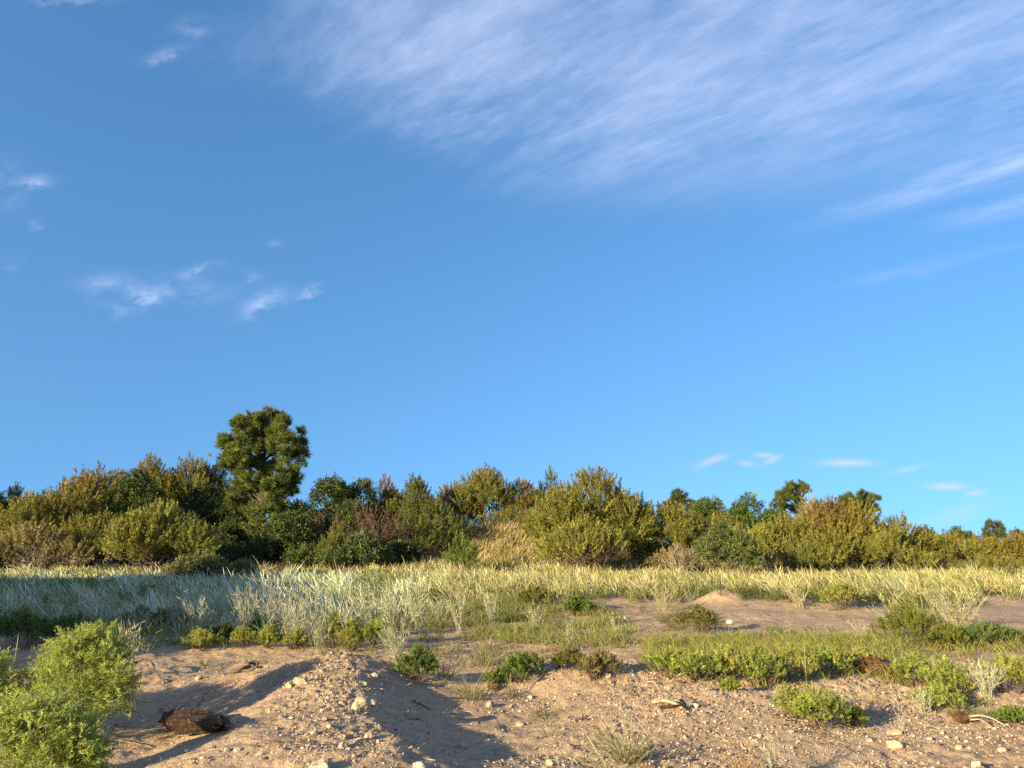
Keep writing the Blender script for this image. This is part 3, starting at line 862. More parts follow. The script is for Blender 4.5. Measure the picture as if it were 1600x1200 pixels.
# ------------------------------------------------------------------ the thicket behind the grass
G_TAM = "tamarisk shrubs of the thicket"
OLIVE = (0.162, 0.158, 0.029); RUST = (0.21, 0.135, 0.034); DULL = (0.115, 0.122, 0.028); LIME = (0.215, 0.200, 0.042); TAN = (0.23, 0.185, 0.065)  # DULL: own dull green, and shade painted into shrubs in the gaps
TAM = [  # u, top, width px, depth, seed, kind, label
    (95, 762, 185, 43.0, 1, ("o", .55), "olive tamarisk shrub with rusty tips sloping down at the left end of the thicket"),
    (165, 728, 170, 46.5, 2, ("o", .85), "rust tipped tamarisk behind the sloping one, left of the dark green crown"),
    (245, 711, 85, 51.0, 3, ("o", .8), "thin rusty tamarisk sticking up above the dark green crown, left of two more tops"),
    (293, 714, 100, 52.0, 4, ("o", .6), "olive tamarisk top beside the pine, second of three tops above the dark crown"),
    (336, 722, 80, 53.0, 5, ("d", .5), "dull green tamarisk top half hidden behind the left side of the tall pine"),
    (255, 780, 150, 37.5, 6, ("l", .12), "pale lime green feathery tamarisk in front of the dark shaded hollow"),
    (62, 815, 170, 38.5, 7, ("t", .3), "low tan tamarisk with dry lower branches, in front of the sloping shrub"),
    (10, 835, 70, 38.0, 8, ("o", .25), "low green tamarisk cut off by the left edge of the photo"),
    (140, 800, 120, 41.0, 9, ("o", .5), "olive tamarisk with bare stems between the tan and the lime green shrubs"),
    (606, 741, 60, 47.0, 10, ("r", .9), "slim rusty topped tamarisk behind the reddish dead bush"),
    (643, 741, 85, 46.0, 11, ("d", .4), "dark olive tamarisk with two pointed tops left of the gap over the dune"),
    (672, 778, 110, 44.0, 12, ("d", .2), "shaded dark tamarisk filling the gap beside the grassy dune"),
    (712, 752, 80, 48.5, 13, ("r", .8), "rusty rounded tamarisk on the left shoulder of the grassy dune"),
    (760, 726, 95, 48.0, 14, ("o", .5), "tall pointed tamarisk on top of the dune, with a green spire"),
    (815, 746, 80, 48.5, 15, ("r", .75), "orange brown tamarisk on the dune touching the biggest tamarisk"),
    (857, 727, 36, 47.5, 16, ("d", .3), "narrow grey green tamarisk spire poking out left of the biggest tamarisk"),
    (880, 752, 105, 42.5, 17, ("o", .55), "golden olive tamarisk forming the left half of the biggest clump"),
    (925, 729, 150, 41.5, 18, ("o", .6), "biggest tamarisk, domed and golden olive, in the middle of the thicket"),
    (912, 803, 125, 38.5, 19, ("l", .35), "low yellowish tamarisk at the foot of the biggest clump, with bare brown stems"),
    (985, 776, 80, 43.5, 20, ("d", .35), "dark olive tamarisk in the shade right of the biggest clump"),
    (1045, 783, 120, 42.0, 21, ("o", .35), "olive tamarisk above the dead stems, left of the round leafy bush"),
    (1195, 812, 80, 42.0, 22, ("l", .35), "yellow green tamarisk just behind the right of the round leafy bush"),
    (1236, 800, 95, 43.0, 23, ("o", .5), "olive tamarisk beneath the small spreading pine"),
    (1285, 776, 120, 46.0, 24, ("r", .7), "rusty brown tamarisk to the right under the small spreading pine"),
    (1345, 782, 130, 45.0, 25, ("o", .75), "brownish olive tamarisk below the flat topped pine"),
    (1400, 803, 100, 45.5, 26, ("o", .5), "olive tamarisk where the skyline of the thicket drops on the right"),
    (1300, 826, 120, 40.5, 27, ("o", .4), "low dense olive tamarisk in front of the rusty brown one"),
    (1378, 832, 120, 40.5, 28, ("o", .45), "low olive tamarisk with dark hollow branches at its foot, near the right"),
    (1240, 850, 90, 40.0, 29, ("d", .3), "low dark tamarisk in the shade right of the round leafy bush"),
    (1466, 828, 130, 46.0, 30, ("o", .6), "first of the low brownish tamarisks past the drop in the skyline"),
    (1530, 834, 120, 47.0, 31, ("o", .7), "low brownish tamarisk standing below the distant umbrella shaped pine"),
    (1592, 828, 90, 46.0, 32, ("r", .7), "low rusty tamarisk cut off by the right edge of the photo"),
    (1440, 858, 100, 41.0, 33, ("d", .4), "low shaded olive tamarisk at the grass edge, left of the last two"),
    (1550, 862, 130, 41.5, 34, ("o", .5), "low olive tamarisk at the grass edge in the right corner of the thicket"),
    (1050, 850, 70, 38.5, 35, ("t", .3), "small tan tamarisk with leaning bare stems left of the round leafy bush"),
    (798, 788, 70, 46.5, 36, ("o", .5), "small olive tamarisk on the dune left of the biggest clump, below the orange brown one"),
    (445, 790, 110, 47.5, 37, ("d", .2), "dull olive tamarisk in the shade right behind the pine trunk"),
    (285, 800, 130, 44.0, 38, ("d", .2), "shaded dull tamarisk behind the pale lime green one"),
    (1120, 800, 120, 45.0, 39, ("o", .4), "olive tamarisk behind the round leafy bush, under the bright green crowns"),
    (664, 815, 60, 42.5, 40, ("d", .3), "low dark tamarisk in the shaded gap at the left foot of the dune"),
]
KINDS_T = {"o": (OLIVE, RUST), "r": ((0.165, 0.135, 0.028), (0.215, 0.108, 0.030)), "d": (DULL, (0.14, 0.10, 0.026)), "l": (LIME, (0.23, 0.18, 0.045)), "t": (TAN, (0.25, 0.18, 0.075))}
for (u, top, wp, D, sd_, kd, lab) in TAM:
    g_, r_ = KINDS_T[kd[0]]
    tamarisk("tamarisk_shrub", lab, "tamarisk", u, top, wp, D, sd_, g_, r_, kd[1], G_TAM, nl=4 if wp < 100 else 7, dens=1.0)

# dark spiky young trees at the left edge of the frame
DARKG = (0.030, 0.050, 0.020)
for (u, top, wp, D, sd_, lab) in [(2, 768, 50, 52, 41, "dark blue green conifer at the far left edge, leaning out of the photo"),
                                  (24, 755, 44, 53, 42, "dark slender conifer with one tall spike, near the far left edge")]:
    tamarisk("conifer_shrub", lab, "conifer", u, top, wp, D, sd_, DARKG, (0.05, 0.06, 0.025), 0.2, "dark conifers at the left edge", nl=4, fine=1.3)

# broad-leaved shrubs; shaded ones get darker leaf colours, the shade painted in
BL = [
    (212, 734, 130, 46.0, 51, {}, "dark green leafy crown rising among the rusty tamarisks on the left"),
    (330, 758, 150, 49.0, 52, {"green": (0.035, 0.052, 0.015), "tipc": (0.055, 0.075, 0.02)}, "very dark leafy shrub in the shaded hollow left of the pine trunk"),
    (352, 834, 90, 42.5, 66, {"green": (0.040, 0.062, 0.02), "tipc": (0.06, 0.09, 0.03)}, "low shade darkened shrub in the hollow behind the pale yellow green bushes"),
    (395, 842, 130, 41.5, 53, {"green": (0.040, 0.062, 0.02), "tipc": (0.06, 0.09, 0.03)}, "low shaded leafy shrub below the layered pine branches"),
    (512, 745, 150, 44.5, 54, {}, "big dark green leafy shrub right of the tall pine"),
    (560, 748, 90, 45.5, 55, {}, "dark green shrub top between the big leafy shrub and the rusty slim tamarisk"),
    (455, 800, 95, 41.0, 56, {"tipc": (0.10, 0.14, 0.04)}, "leafy shrub at the right foot of the tall pine"),
    (490, 848, 100, 40.0, 57, {}, "low leafy shrub left of the round bush at the grass edge"),
    (563, 829, 100, 38.5, 58, {"green": (0.075, 0.10, 0.028), "tipc": (0.16, 0.18, 0.06)}, "round leafy bush with pale leaf tips at the grass edge below the dead bush"),
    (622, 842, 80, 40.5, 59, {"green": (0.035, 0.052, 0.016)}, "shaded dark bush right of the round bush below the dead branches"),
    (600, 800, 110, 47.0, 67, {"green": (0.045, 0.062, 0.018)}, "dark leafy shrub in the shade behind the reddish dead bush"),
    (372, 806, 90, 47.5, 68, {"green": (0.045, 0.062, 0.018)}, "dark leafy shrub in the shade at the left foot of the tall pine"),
    (1100, 777, 110, 54.0, 60, {"green": (0.080, 0.108, 0.020), "tipc": (0.145, 0.175, 0.035)}, "bright green leafy crown left of the other one, behind the middle tamarisks"),
    (1165, 771, 105, 52.0, 61, {"green": (0.078, 0.110, 0.020), "tipc": (0.14, 0.175, 0.035)}, "bright green billowing crown above the round leafy bush"),
    (1133, 814, 98, 37.0, 62, {"green": (0.11, 0.13, 0.036), "tipc": (0.20, 0.21, 0.068), "leaf": 0.09}, "round light green leafy bush standing alone at the edge of the straw grass"),
    (1450, 821, 70, 60.0, 63, {}, "low green crown beyond the drop of the skyline on the right"),
    (1500, 822, 60, 62.0, 64, {}, "low green crown left of the distant umbrella shaped pine"),
    (1590, 826, 50, 58.0, 65, {}, "low dark green crown right of the distant umbrella shaped pine"),
]
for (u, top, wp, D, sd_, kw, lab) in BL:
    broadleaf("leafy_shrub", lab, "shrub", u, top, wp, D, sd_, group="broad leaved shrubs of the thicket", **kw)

# pines
pine("pine_tree", "tall pine with a rounded crown and layered lower branches, rising above the thicket",
     [(402, 668, 30, 0), (425, 665, 26, 1), (385, 662, 20, -.6), (455, 690, 24, .5), (402, 732, 18, .6), (418, 722, 22, .2), (385, 728, 16, -.6), (462, 715, 20, 0), (440, 700, 26, -1), (410, 696, 26, .8), (382, 700, 26, -.4),
      (357, 705, 24, 0), (350, 690, 14, .3), (372, 728, 26, -.8), (352, 722, 16, -.5), (445, 738, 22, -1.2), (430, 762, 22, -1.6), (412, 755, 20, .8), (460, 745, 14, .4),
      (450, 775, 18, -1.0), (425, 790, 20, -1.8), (400, 800, 14, -2.0), (385, 772, 16, .2), (440, 812, 16, -1.6), (415, 820, 18, -2.2), (392, 822, 12, -1.8), (375, 750, 14, .5), (440, 660, 14, 0), (470, 678, 12, .5), (405, 650, 12, 0), (372, 690, 18, 1), (392, 682, 18, 1.2), (470, 700, 14, 1), (435, 672, 20, -.8), (365, 742, 16, .2), (450, 660, 10, .6), (395, 752, 18, -.6), (418, 645, 8, .3), (472, 725, 9, .2), (340, 708, 8, .4), (378, 764, 15, .3), (368, 786, 15, -.4), (392, 786, 16, .6), (356, 772, 11, 0), (432, 776, 22, -1.2), (448, 752, 18, -.8)],
     45.0, 408, 71, dens=0.95)
pine("pine_tree", "small spreading pine behind the right part of the thicket, beside pale bare twigs",
     [(1240, 765, 14, 0), (1225, 778, 14, 0), (1255, 764, 11, .5), (1217, 790, 12, -.5), (1245, 785, 14, .6), (1232, 770, 9, -.4), (1215, 782, 8, .2), (1262, 768, 6, 0), (1225, 800, 16, 0), (1250, 800, 16, 0), (1205, 803, 12, 0)], 58.0, 1238, 72, green=(0.085, 0.11, 0.022), tipc=(0.15, 0.165, 0.034), group="small far pines")
pine("pine_tree", "flat topped pine above the brownish tamarisks on the right",
     [(1335, 779, 12, 0), (1350, 777, 11, .5), (1364, 782, 10, 0), (1320, 786, 11, 0), (1345, 792, 14, .4), (1328, 795, 14, 0), (1362, 797, 12, .3), (1342, 775, 7, 0), (1312, 796, 10, 0)], 57.0, 1345, 73, green=(0.085, 0.11, 0.022), tipc=(0.15, 0.165, 0.034), group="small far pines")
pine("pine_tree", "distant umbrella shaped pine on the skyline near the right edge",
     [(1546, 822, 8, 0), (1557, 820, 8, .5), (1568, 826, 7, 0), (1552, 831, 8, .4), (1540, 828, 5, 0), (1562, 836, 9, 0), (1545, 840, 9, 0)], 70.0, 1553, 74, green=(0.075, 0.10, 0.024), tipc=(0.12, 0.14, 0.035), group="small far pines")
pine("pine_tree", "small dark pine top left of the bright green crowns, behind the middle tamarisks",
     [(1060, 776, 11, 0), (1072, 779, 9, .4), (1050, 785, 9, 0), (1066, 790, 11, 0), (1045, 795, 12, 0), (1078, 792, 10, 0), (1060, 805, 14, 0)], 60.0, 1063, 75, green=(0.075, 0.095, 0.022), tipc=(0.13, 0.13, 0.035), group="small far pines")
tamarisk("pine_sapling", "light green young pine, cone shaped, alone on the grassy dune slope", "pine sapling", 723, 828, 44, 36.5, 76, (0.13, 0.155, 0.030), (0.17, 0.185, 0.04), 0.4, nl=3, fine=1.0, upright=1.6, dens=1.6)
tamarisk("conifer_shrub", "small yellow green upright conifer between the leafy bushes right of the pine", "conifer", 524, 812, 46, 38.8, 77, (0.14, 0.14, 0.028), (0.18, 0.16, 0.035), 0.4, nl=3, dens=1.5, upright=1.4)

# dead bushes
dead_bush("dead_bush", "reddish brown leafless bush between the leafy shrubs and the shaded gap", 588, 778, 120, 42.0, 81, M_REDTWIG, 60, 0.2)
dead_bush("dead_bush", "grey brown leafless branches under the big leafy shrub right of the pine", 512, 800, 100, 42.0, 82, M_REDTWIG, 50, 0.2)
dead_bush("dead_bush", "pale bare twigs sticking up right of the small spreading pine", 1270, 770, 50, 50.0, 83, M_PALETWIG, 40, 0.4)
dead_bush("dead_bush", "tangle of pale dry stems leaning left of the round leafy bush", 1062, 838, 60, 37.5, 84, M_PALETWIG, 46, 0.05)
dead_bush("dead_bush", "pale dry stems at the foot of the tan tamarisk on the left", 70, 840, 90, 37.5, 85, M_PALETWIG, 40, 0.05)
dead_bush("dead_bush", "brown bare stems at the foot of the biggest clump of tamarisk", 930, 830, 110, 38.0, 86, M_BARK, 60, 0.05)

# yellow-green bushes in front of the hollow
for k, (u, top, wp, D, lab) in enumerate([(285, 866, 60, 34.5, "pale yellow green low bush under the lime green tamarisk, left of three"),
                                          (330, 862, 70, 34.0, "pale yellow green low bush in the middle of three, before the dark hollow"),
                                          (378, 872, 60, 33.5, "pale yellow green low bush at the right of three, below the pine")]):
    broadleaf("low_bush", lab, "bush", u, top, wp, D, 90 + k, (0.15, 0.155, 0.050), (0.24, 0.235, 0.085), "pale yellow green low bushes", leaf=0.08, nl=6, low=0.02)

# ------------------------------------------------------------------ bushes and plants of the clearing
feathery("feathery_shrub", "big lit feathery green shrub at the left edge, reaching over the hollow", "shrub", 118, 1150, 972, 190, 101,
         lobes=[(0.05, 0.1, .74, .22, .25), (-.12, 0, .6, .22, .3), (.2, 0, .52, .2, .28), (-.32, .1, .42, .2, .25), (.30, -.05, .34, .18, .28), (0, -.1, .3, .3, .28), (-.2, -.1, .2, .25, .2), (.12, .05, .85, .14, .14), (-.05, .05, .72, .26, .22)], dens=3)
feathery("feathery_shrub", "nearer feathery green shrub cut off by the lower left corner", "shrub", 45, 1235, 1085, 210, 102, dens=3,
         lobes=[(0.0, 0, .7, .28, .3), (.28, 0, .5, .2, .3), (-.25, 0, .6, .25, .35), (.12, 0, .3, .35, .3), (.38, -.05, .25, .14, .25)])
feathery("feathery_shrub", "feathery green shrub at the left edge behind the tall dry stalk, mostly outside the photo", "shrub", -75, 1138, 1010, 210, 103, dens=2.5,
         lobes=[(0.0, 0, .72, .3, .26), (.28, 0, .45, .22, .3), (-.25, 0, .6, .25, .35), (.12, 0, .3, .35, .3), (.40, -.05, .3, .12, .22)])
FB = [  # u, v, top, width, kind, label
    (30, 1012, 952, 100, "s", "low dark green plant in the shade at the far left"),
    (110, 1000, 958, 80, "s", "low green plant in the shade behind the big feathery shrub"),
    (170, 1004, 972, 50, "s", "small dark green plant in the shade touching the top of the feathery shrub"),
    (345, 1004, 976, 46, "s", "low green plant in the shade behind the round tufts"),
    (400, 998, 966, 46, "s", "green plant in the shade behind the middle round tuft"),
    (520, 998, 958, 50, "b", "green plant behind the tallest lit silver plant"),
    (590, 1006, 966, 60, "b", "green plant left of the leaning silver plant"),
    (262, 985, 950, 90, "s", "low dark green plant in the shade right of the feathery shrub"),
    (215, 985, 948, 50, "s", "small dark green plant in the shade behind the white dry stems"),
    (315, 1014, 984, 60, "y", "low scrubby plant with dry twigs behind the lit sand patch"),
    (378, 1012, 980, 40, "y", "round yellow green tuft, left of three in a row"),
    (422, 1012, 978, 42, "b", "round green tuft in the middle of three in a row"),
    (462, 1014, 984, 36, "y", "round yellow green tuft, right of three in a row by the silver stems"),
    (550, 1016, 966, 44, "y", "yellow green plant with orange tips beside the crest of the gravel ridge"),
    (650, 1062, 1010, 70, "s", "dark green plant under the leaning silver stems right of the ridge"),
    (820, 1064, 1017, 66, "d", "compact dark green ball shaped plant between the two ridges"),
    (780, 1068, 1046, 40, "d", "small dark green plant at the left foot of the ball shaped one"),
    (842, 948, 916, 64, "o", "dark olive round bush with a yellow top in the pale grass"),
    (905, 960, 930, 40, "d", "small green bush right of the dark olive round bush"),
    (1088, 988, 944, 66, "o", "wispy olive bush on the bare sand left of the small mound"),
    (1320, 952, 906, 66, "y", "yellow green bush in the straw grass behind the bare sand"),
    (1428, 1008, 944, 110, "c", "dense dark olive green conifer like bush on the right"),
    (1478, 1012, 976, 60, "c", "low dark green bush joined to the right of the conifer like bush"),
    (1545, 1005, 972, 90, "s", "low green plants at the right edge behind the green band"),
    (1045, 1056, 1010, 70, "b", "bright green plant at the left end of the green band"),
    (1090, 1064, 1012, 80, "b", "bright green plant second from the left end of the green band"),
    (1138, 1064, 1010, 80, "y", "yellower green plant in the left half of the green band"),
    (1186, 1070, 1012, 80, "b", "green plant in the middle of the green band, above the near bush"),
    (1238, 1062, 1008, 80, "y", "yellower green plant behind the near bush, in the green band"),
    (1295, 1056, 1010, 80, "b", "green plant of the green band left of the reddish log"),
    (1345, 1048, 1012, 60, "y", "yellow green plant right behind the reddish log"),
    (1430, 1072, 1022, 80, "b", "green plant right of the reddish log"),
    (1480, 1088, 1026, 80, "b", "bushy green plant left of the big tuft of white stems near the right edge"),
    (1580, 1082, 1022, 80, "y", "yellow green plant at the right edge of the photo"),
    (1470, 1110, 1068, 70, "b", "low green plant below the white stems near the right edge"),
    (1285, 1138, 1066, 90, "b", "near feathery green bush casting a shadow on the gravel"),
    (1235, 1118, 1068, 60, "b", "smaller bush joined to the left of the near feathery bush"),
    (1335, 1136, 1104, 40, "b", "small bush joined to the right of the near feathery bush"),
    (1140, 1080, 1062, 26, "b", "tiny green plant on the sand before the green band"),
    (1590, 1130, 1104, 60, "d", "low green plant at the right edge beyond the pale forked wood"),
    (940, 1062, 1015, 70, "r", "straggly brownish plant with red stems on the crest of the second ridge"),
    (890, 1048, 1012, 50, "o", "straggly olive plant left of the red stemmed one"),
]
KF = {"b": ((0.21, 0.245, 0.042), (0.41, 0.42, 0.10)), "y": ((0.26, 0.26, 0.052), (0.45, 0.42, 0.11)), "s": ((0.10, 0.14, 0.032), (0.19, 0.235, 0.06)),  # s repeats the greens darker, shade painted into the colour
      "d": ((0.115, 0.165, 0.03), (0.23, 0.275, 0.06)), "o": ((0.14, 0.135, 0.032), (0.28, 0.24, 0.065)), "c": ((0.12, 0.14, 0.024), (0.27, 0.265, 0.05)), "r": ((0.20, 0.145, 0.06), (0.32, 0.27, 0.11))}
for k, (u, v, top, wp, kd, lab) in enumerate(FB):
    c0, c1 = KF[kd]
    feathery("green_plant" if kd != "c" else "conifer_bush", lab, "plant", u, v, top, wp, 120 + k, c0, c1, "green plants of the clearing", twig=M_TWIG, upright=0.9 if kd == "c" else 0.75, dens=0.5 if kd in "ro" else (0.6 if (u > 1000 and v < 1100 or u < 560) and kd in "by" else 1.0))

SIL = [
    (195, 1062, 970, 46, 16, dict(lean=-.05, green=0.0, c0=(.36, .29, .2), c1=(.60, .50, .36)), "tall white dry stems beside the big feathery shrub"),
    (500, 1014, 908, 62, 16, {}, "tall silver plant lit by the sun at the head of the gravel ridge"),
    (470, 1012, 926, 40, 10, {}, "silver plant just left of the tallest lit one above the ridge"),
    (548, 1008, 938, 36, 8, {}, "short silver plant right of the tallest lit one above the ridge"),
    (628, 1046, 964, 58, 18, dict(lean=-.30), "silver plant leaning left, on the right shoulder of the gravel ridge"),
    (612, 985, 915, 40, 12, {}, "silver plumes in the grass above the leaning silver plant"),
    (655, 985, 912, 44, 12, {}, "sunlit silver plumes right of the plumes above the leaning plant"),
    (690, 978, 930, 40, 9, {}, "paler silver plumes at the edge of the short green grass"),
    (890, 1010, 956, 16, 4, dict(lean=0), "single whitish spike in the short green grass"),
    (965, 995, 955, 18, 4, {}, "thin whitish spike right of the single spike in the green grass"),
    (840, 985, 940, 30, 8, {}, "small silver tuft behind the single spike in the green grass"),
    (135, 998, 930, 44, 12, dict(green=.1), "grey silver plant in the shade above the top of the feathery shrub"),
    (180, 990, 925, 40, 10, dict(green=.1), "narrow grey silver plant in the shade above the white dry stems"),
    (310, 1000, 930, 44, 12, dict(green=.1), "grey silver plant in the shade between two larger ones over the lit sand"),
    (385, 1000, 912, 50, 14, dict(green=.1), "grey silver plant in the shade above the three round tufts"),
    (455, 1004, 912, 40, 12, dict(green=.1), "grey silver plant at the edge of the shade left of the lit silver plants"),
    (40, 1000, 940, 50, 12, dict(green=.1), "grey silver plant in the shade at the left edge behind the dark green plant"),
    (575, 1000, 918, 40, 12, {}, "lit silver plant between the short one and the leaning one by the ridge"),
    (720, 990, 920, 40, 10, {}, "lit silver plume at the left of the short green grass"),
    (770, 975, 918, 36, 8, {}, "thin lit silver plume standing in the short green grass"),
    (1040, 955, 914, 46, 14, dict(c1=(.48, .40, .22), green=.1), "straw coloured plume at the edge of the bare sand left of the small mound"),
    (1250, 950, 906, 50, 14, dict(c1=(.48, .40, .22), green=.1), "straw coloured plume behind the bare sand right of the small mound"),
    (280, 990, 918, 50, 14, dict(green=.1), "grey silver plant in the shade right of the feathery shrub"),
    (345, 985, 915, 50, 14, dict(green=.1), "grey silver plant in the shade above the lit sand patch"),
    (425, 992, 905, 56, 16, dict(green=.1), "tall grey silver plant in the shade left of the lit silver plants"),
    (228, 992, 940, 36, 10, dict(green=.1), "sparse grey silver stems in the shade behind the white dry stems"),
    (85, 992, 945, 50, 12, dict(green=.1), "grey silver plant in the shade behind the left of the feathery shrub"),
    (1500, 985, 915, 110, 34, dict(lean=-.15, c1=(.50, .42, .24), green=.15), "large cream coloured dry clump behind the conifer like bush"),
    (1400, 985, 945, 50, 8, dict(lean=-.55, green=0), "few pale stalks leaning far left beside the conifer like bush"),
    (1350, 1000, 968, 40, 6, dict(lean=-.4, green=0), "thin pale stalks on bare sand left of the conifer like bush"),
    (1545, 1092, 1030, 66, 22, dict(lean=-.05, green=0), "big tuft of bare white stems near the right edge"),
    (1500, 1082, 1038, 34, 8, dict(lean=0, green=0), "few bare white stems left of the big white tuft near the right edge"),
    (1444, 1116, 1078, 34, 9, dict(lean=-.1, green=.1), "small pale tuft on the gravel right of the slim spike"),
    (1409, 1146, 1090, 12, 4, dict(lean=0, green=.2), "slim pale spike standing alone on the gravel"),
    (1215, 1225, 1140, 36, 7, dict(lean=-.2, green=.5), "grey green leafy spike at the bottom edge right of the orange tuft"),
]
for k, (u, v, top, wp, n, kw, lab) in enumerate(SIL):
    silver(lab, u, v, top, wp, 200 + k, n, group="silver plants of the clearing", **kw)

TUS = [
    ("grass_tuft", (980, 1190, 1112, 120), 110, dict(arch=.75), "arching green tussock in the middle of the near gravel"),
    ("grass_tuft", (955, 1228, 1158, 130), 100, dict(arch=.8), "tussock with long pale stalks at the bottom edge below the arching one"),
    ("grass_tuft", (735, 1092, 1036, 110), 80, dict(arch=.6, c0=(.16, .16, .06), c1=(.24, .27, .09)), "thin green tussock in the shaded valley between the ridges"),
    ("grass_tuft", (800, 1090, 1056, 26), 26, dict(arch=.3, stalks=2), "small upright grass tuft right of the thin green tussock"),
    ("grass_tuft", (845, 1118, 1096, 90), 70, dict(arch=.9, c1=(.36, .30, .14), stalks=2), "flat dry grass mat on the edge of the valley shadow"),
    ("grass_tuft", (1165, 1232, 1160, 70), 110, dict(arch=.3, c0=(.30, .14, .045), c1=(.42, .22, .07), stalks=0), "orange brown dry tuft at the bottom edge"),
    ("grass_tuft", (1250, 1120, 1078, 60), 50, dict(arch=.6, c1=(.34, .30, .12)), "dry grass tuft at the left of the near feathery bush"),
    ("grass_tuft", (1352, 1118, 1078, 50), 14, dict(arch=.3, stalks=5), "few straight stalks right of the near feathery bush"),
    ("grass_tuft", (695, 1062, 1016, 60), 50, dict(arch=.5), "thin grass tuft above the valley, right of the leaning silver plant"),
    ("grass_tuft", (420, 1036, 1016, 60), 60, dict(arch=.9, c0=(.30, .22, .12), c1=(.42, .32, .18), stalks=0), "low straw coloured mat on the sand behind the ridge"),
    ("grass_tuft", (860, 1150, 1118, 40), 22, dict(arch=.5, stalks=3), "few dry blades on the gravel left of the arching tussock"),
    ("grass_tuft", (760, 1040, 1000, 60), 60, dict(arch=.5, c1=(.30, .28, .12)), "dry green tuft behind the ball shaped plant"),
    ("grass_tuft", (1500, 1120, 1088, 70), 70, dict(arch=.6, c1=(.20, .24, .07)), "green grass tuft behind the pale forked wood"),
    ("grass_tuft", (318, 1040, 1014, 30), 20, dict(arch=.4, c1=(.34, .28, .13), stalks=2), "small dry tuft at the back of the lit sand patch"),
]
for k, (nm, (u, v, top, wp), n, kw, lab) in enumerate(TUS):
    tussock(nm, lab, u, v, top, wp, 240 + k, n, group="grass tufts on the gravel", **kw)

def stalk(label, u, v, top, seed):
    rng = np.random.default_rng(seed)
    g, h, w = spot(u, v, top, 4)
    P = np.array([[0, 0, -0.02]])
    V, F, C = strips(rng, np.repeat(P, 3, 0), np.array([[.02, 0, 1], [.03, .02, 1], [.0, .02, 1]]), h * np.array([1, .97, .98]), np.array([.004, .003, .004]), None, 6, [.5, .5, .5, .6, 1.4, 1.3, .3], (.25, .22, .11), (.36, .31, .16))
    tag(link("grass_stalk", make_mesh("grass_stalk", V, F, M_STALK, C), None, g), label, "grass stalk", "single grass stalks")
stalk("single tall dry stalk at the far left in front of the feathery shrub", 10, 1120, 985, 260)
stalk("single dry stalk in front of the upper part of the feathery shrub", 55, 1110, 1022, 261)
stalk("thin upright stalk rising behind the near feathery bush", 1262, 1100, 1000, 262)

# ------------------------------------------------------------------ grass that nobody could count
def in_poly(u, v, poly):
    r = np.zeros(len(u), bool)
    n = len(poly)
    for i in range(n):
        (x1, y1), (x2, y2) = poly[i], poly[(i + 1) % n]
        if y1 == y2: continue
        c = ((v >= min(y1, y2)) & (v < max(y1, y2))) & (u < x1 + (v - y1) * (x2 - x1) / (y2 - y1))
        r ^= c
    return r

SAND_PATCHES = [[(985, 985), (1010, 962), (1075, 945), (1100, 935), (1180, 940), (1290, 952), (1385, 955), (1420, 975), (1380, 1003), (1250, 1008), (1120, 1000), (1020, 1004)],
                [(1455, 985), (1520, 948), (1700, 940), (1700, 985), (1560, 990)],
                [(930, 962), (975, 944), (1000, 955), (985, 975)]]
FRONT_U = [-400, 0, 100, 230, 360, 480, 560, 620, 700, 800, 900, 980, 1100, 1200, 1330, 1430, 1530, 1600, 2000]
FRONT_V = [998, 998, 1002, 1012, 1008, 1016, 1012, 1008, 990, 970, 962, 956, 936, 946, 950, 978, 962, 955, 950]

def scatter(rng, n, rmin, rmax, amax=0.74):
    r = np.sqrt(rng.uniform(rmin ** 2, rmax ** 2, n))
    a = rng.uniform(-amax, amax, n)
    x, y = r * np.sin(a), r * np.cos(a)
    z = height(x, y)
    u, v = project(x, y, z)
    return x, y, z, u, v, r

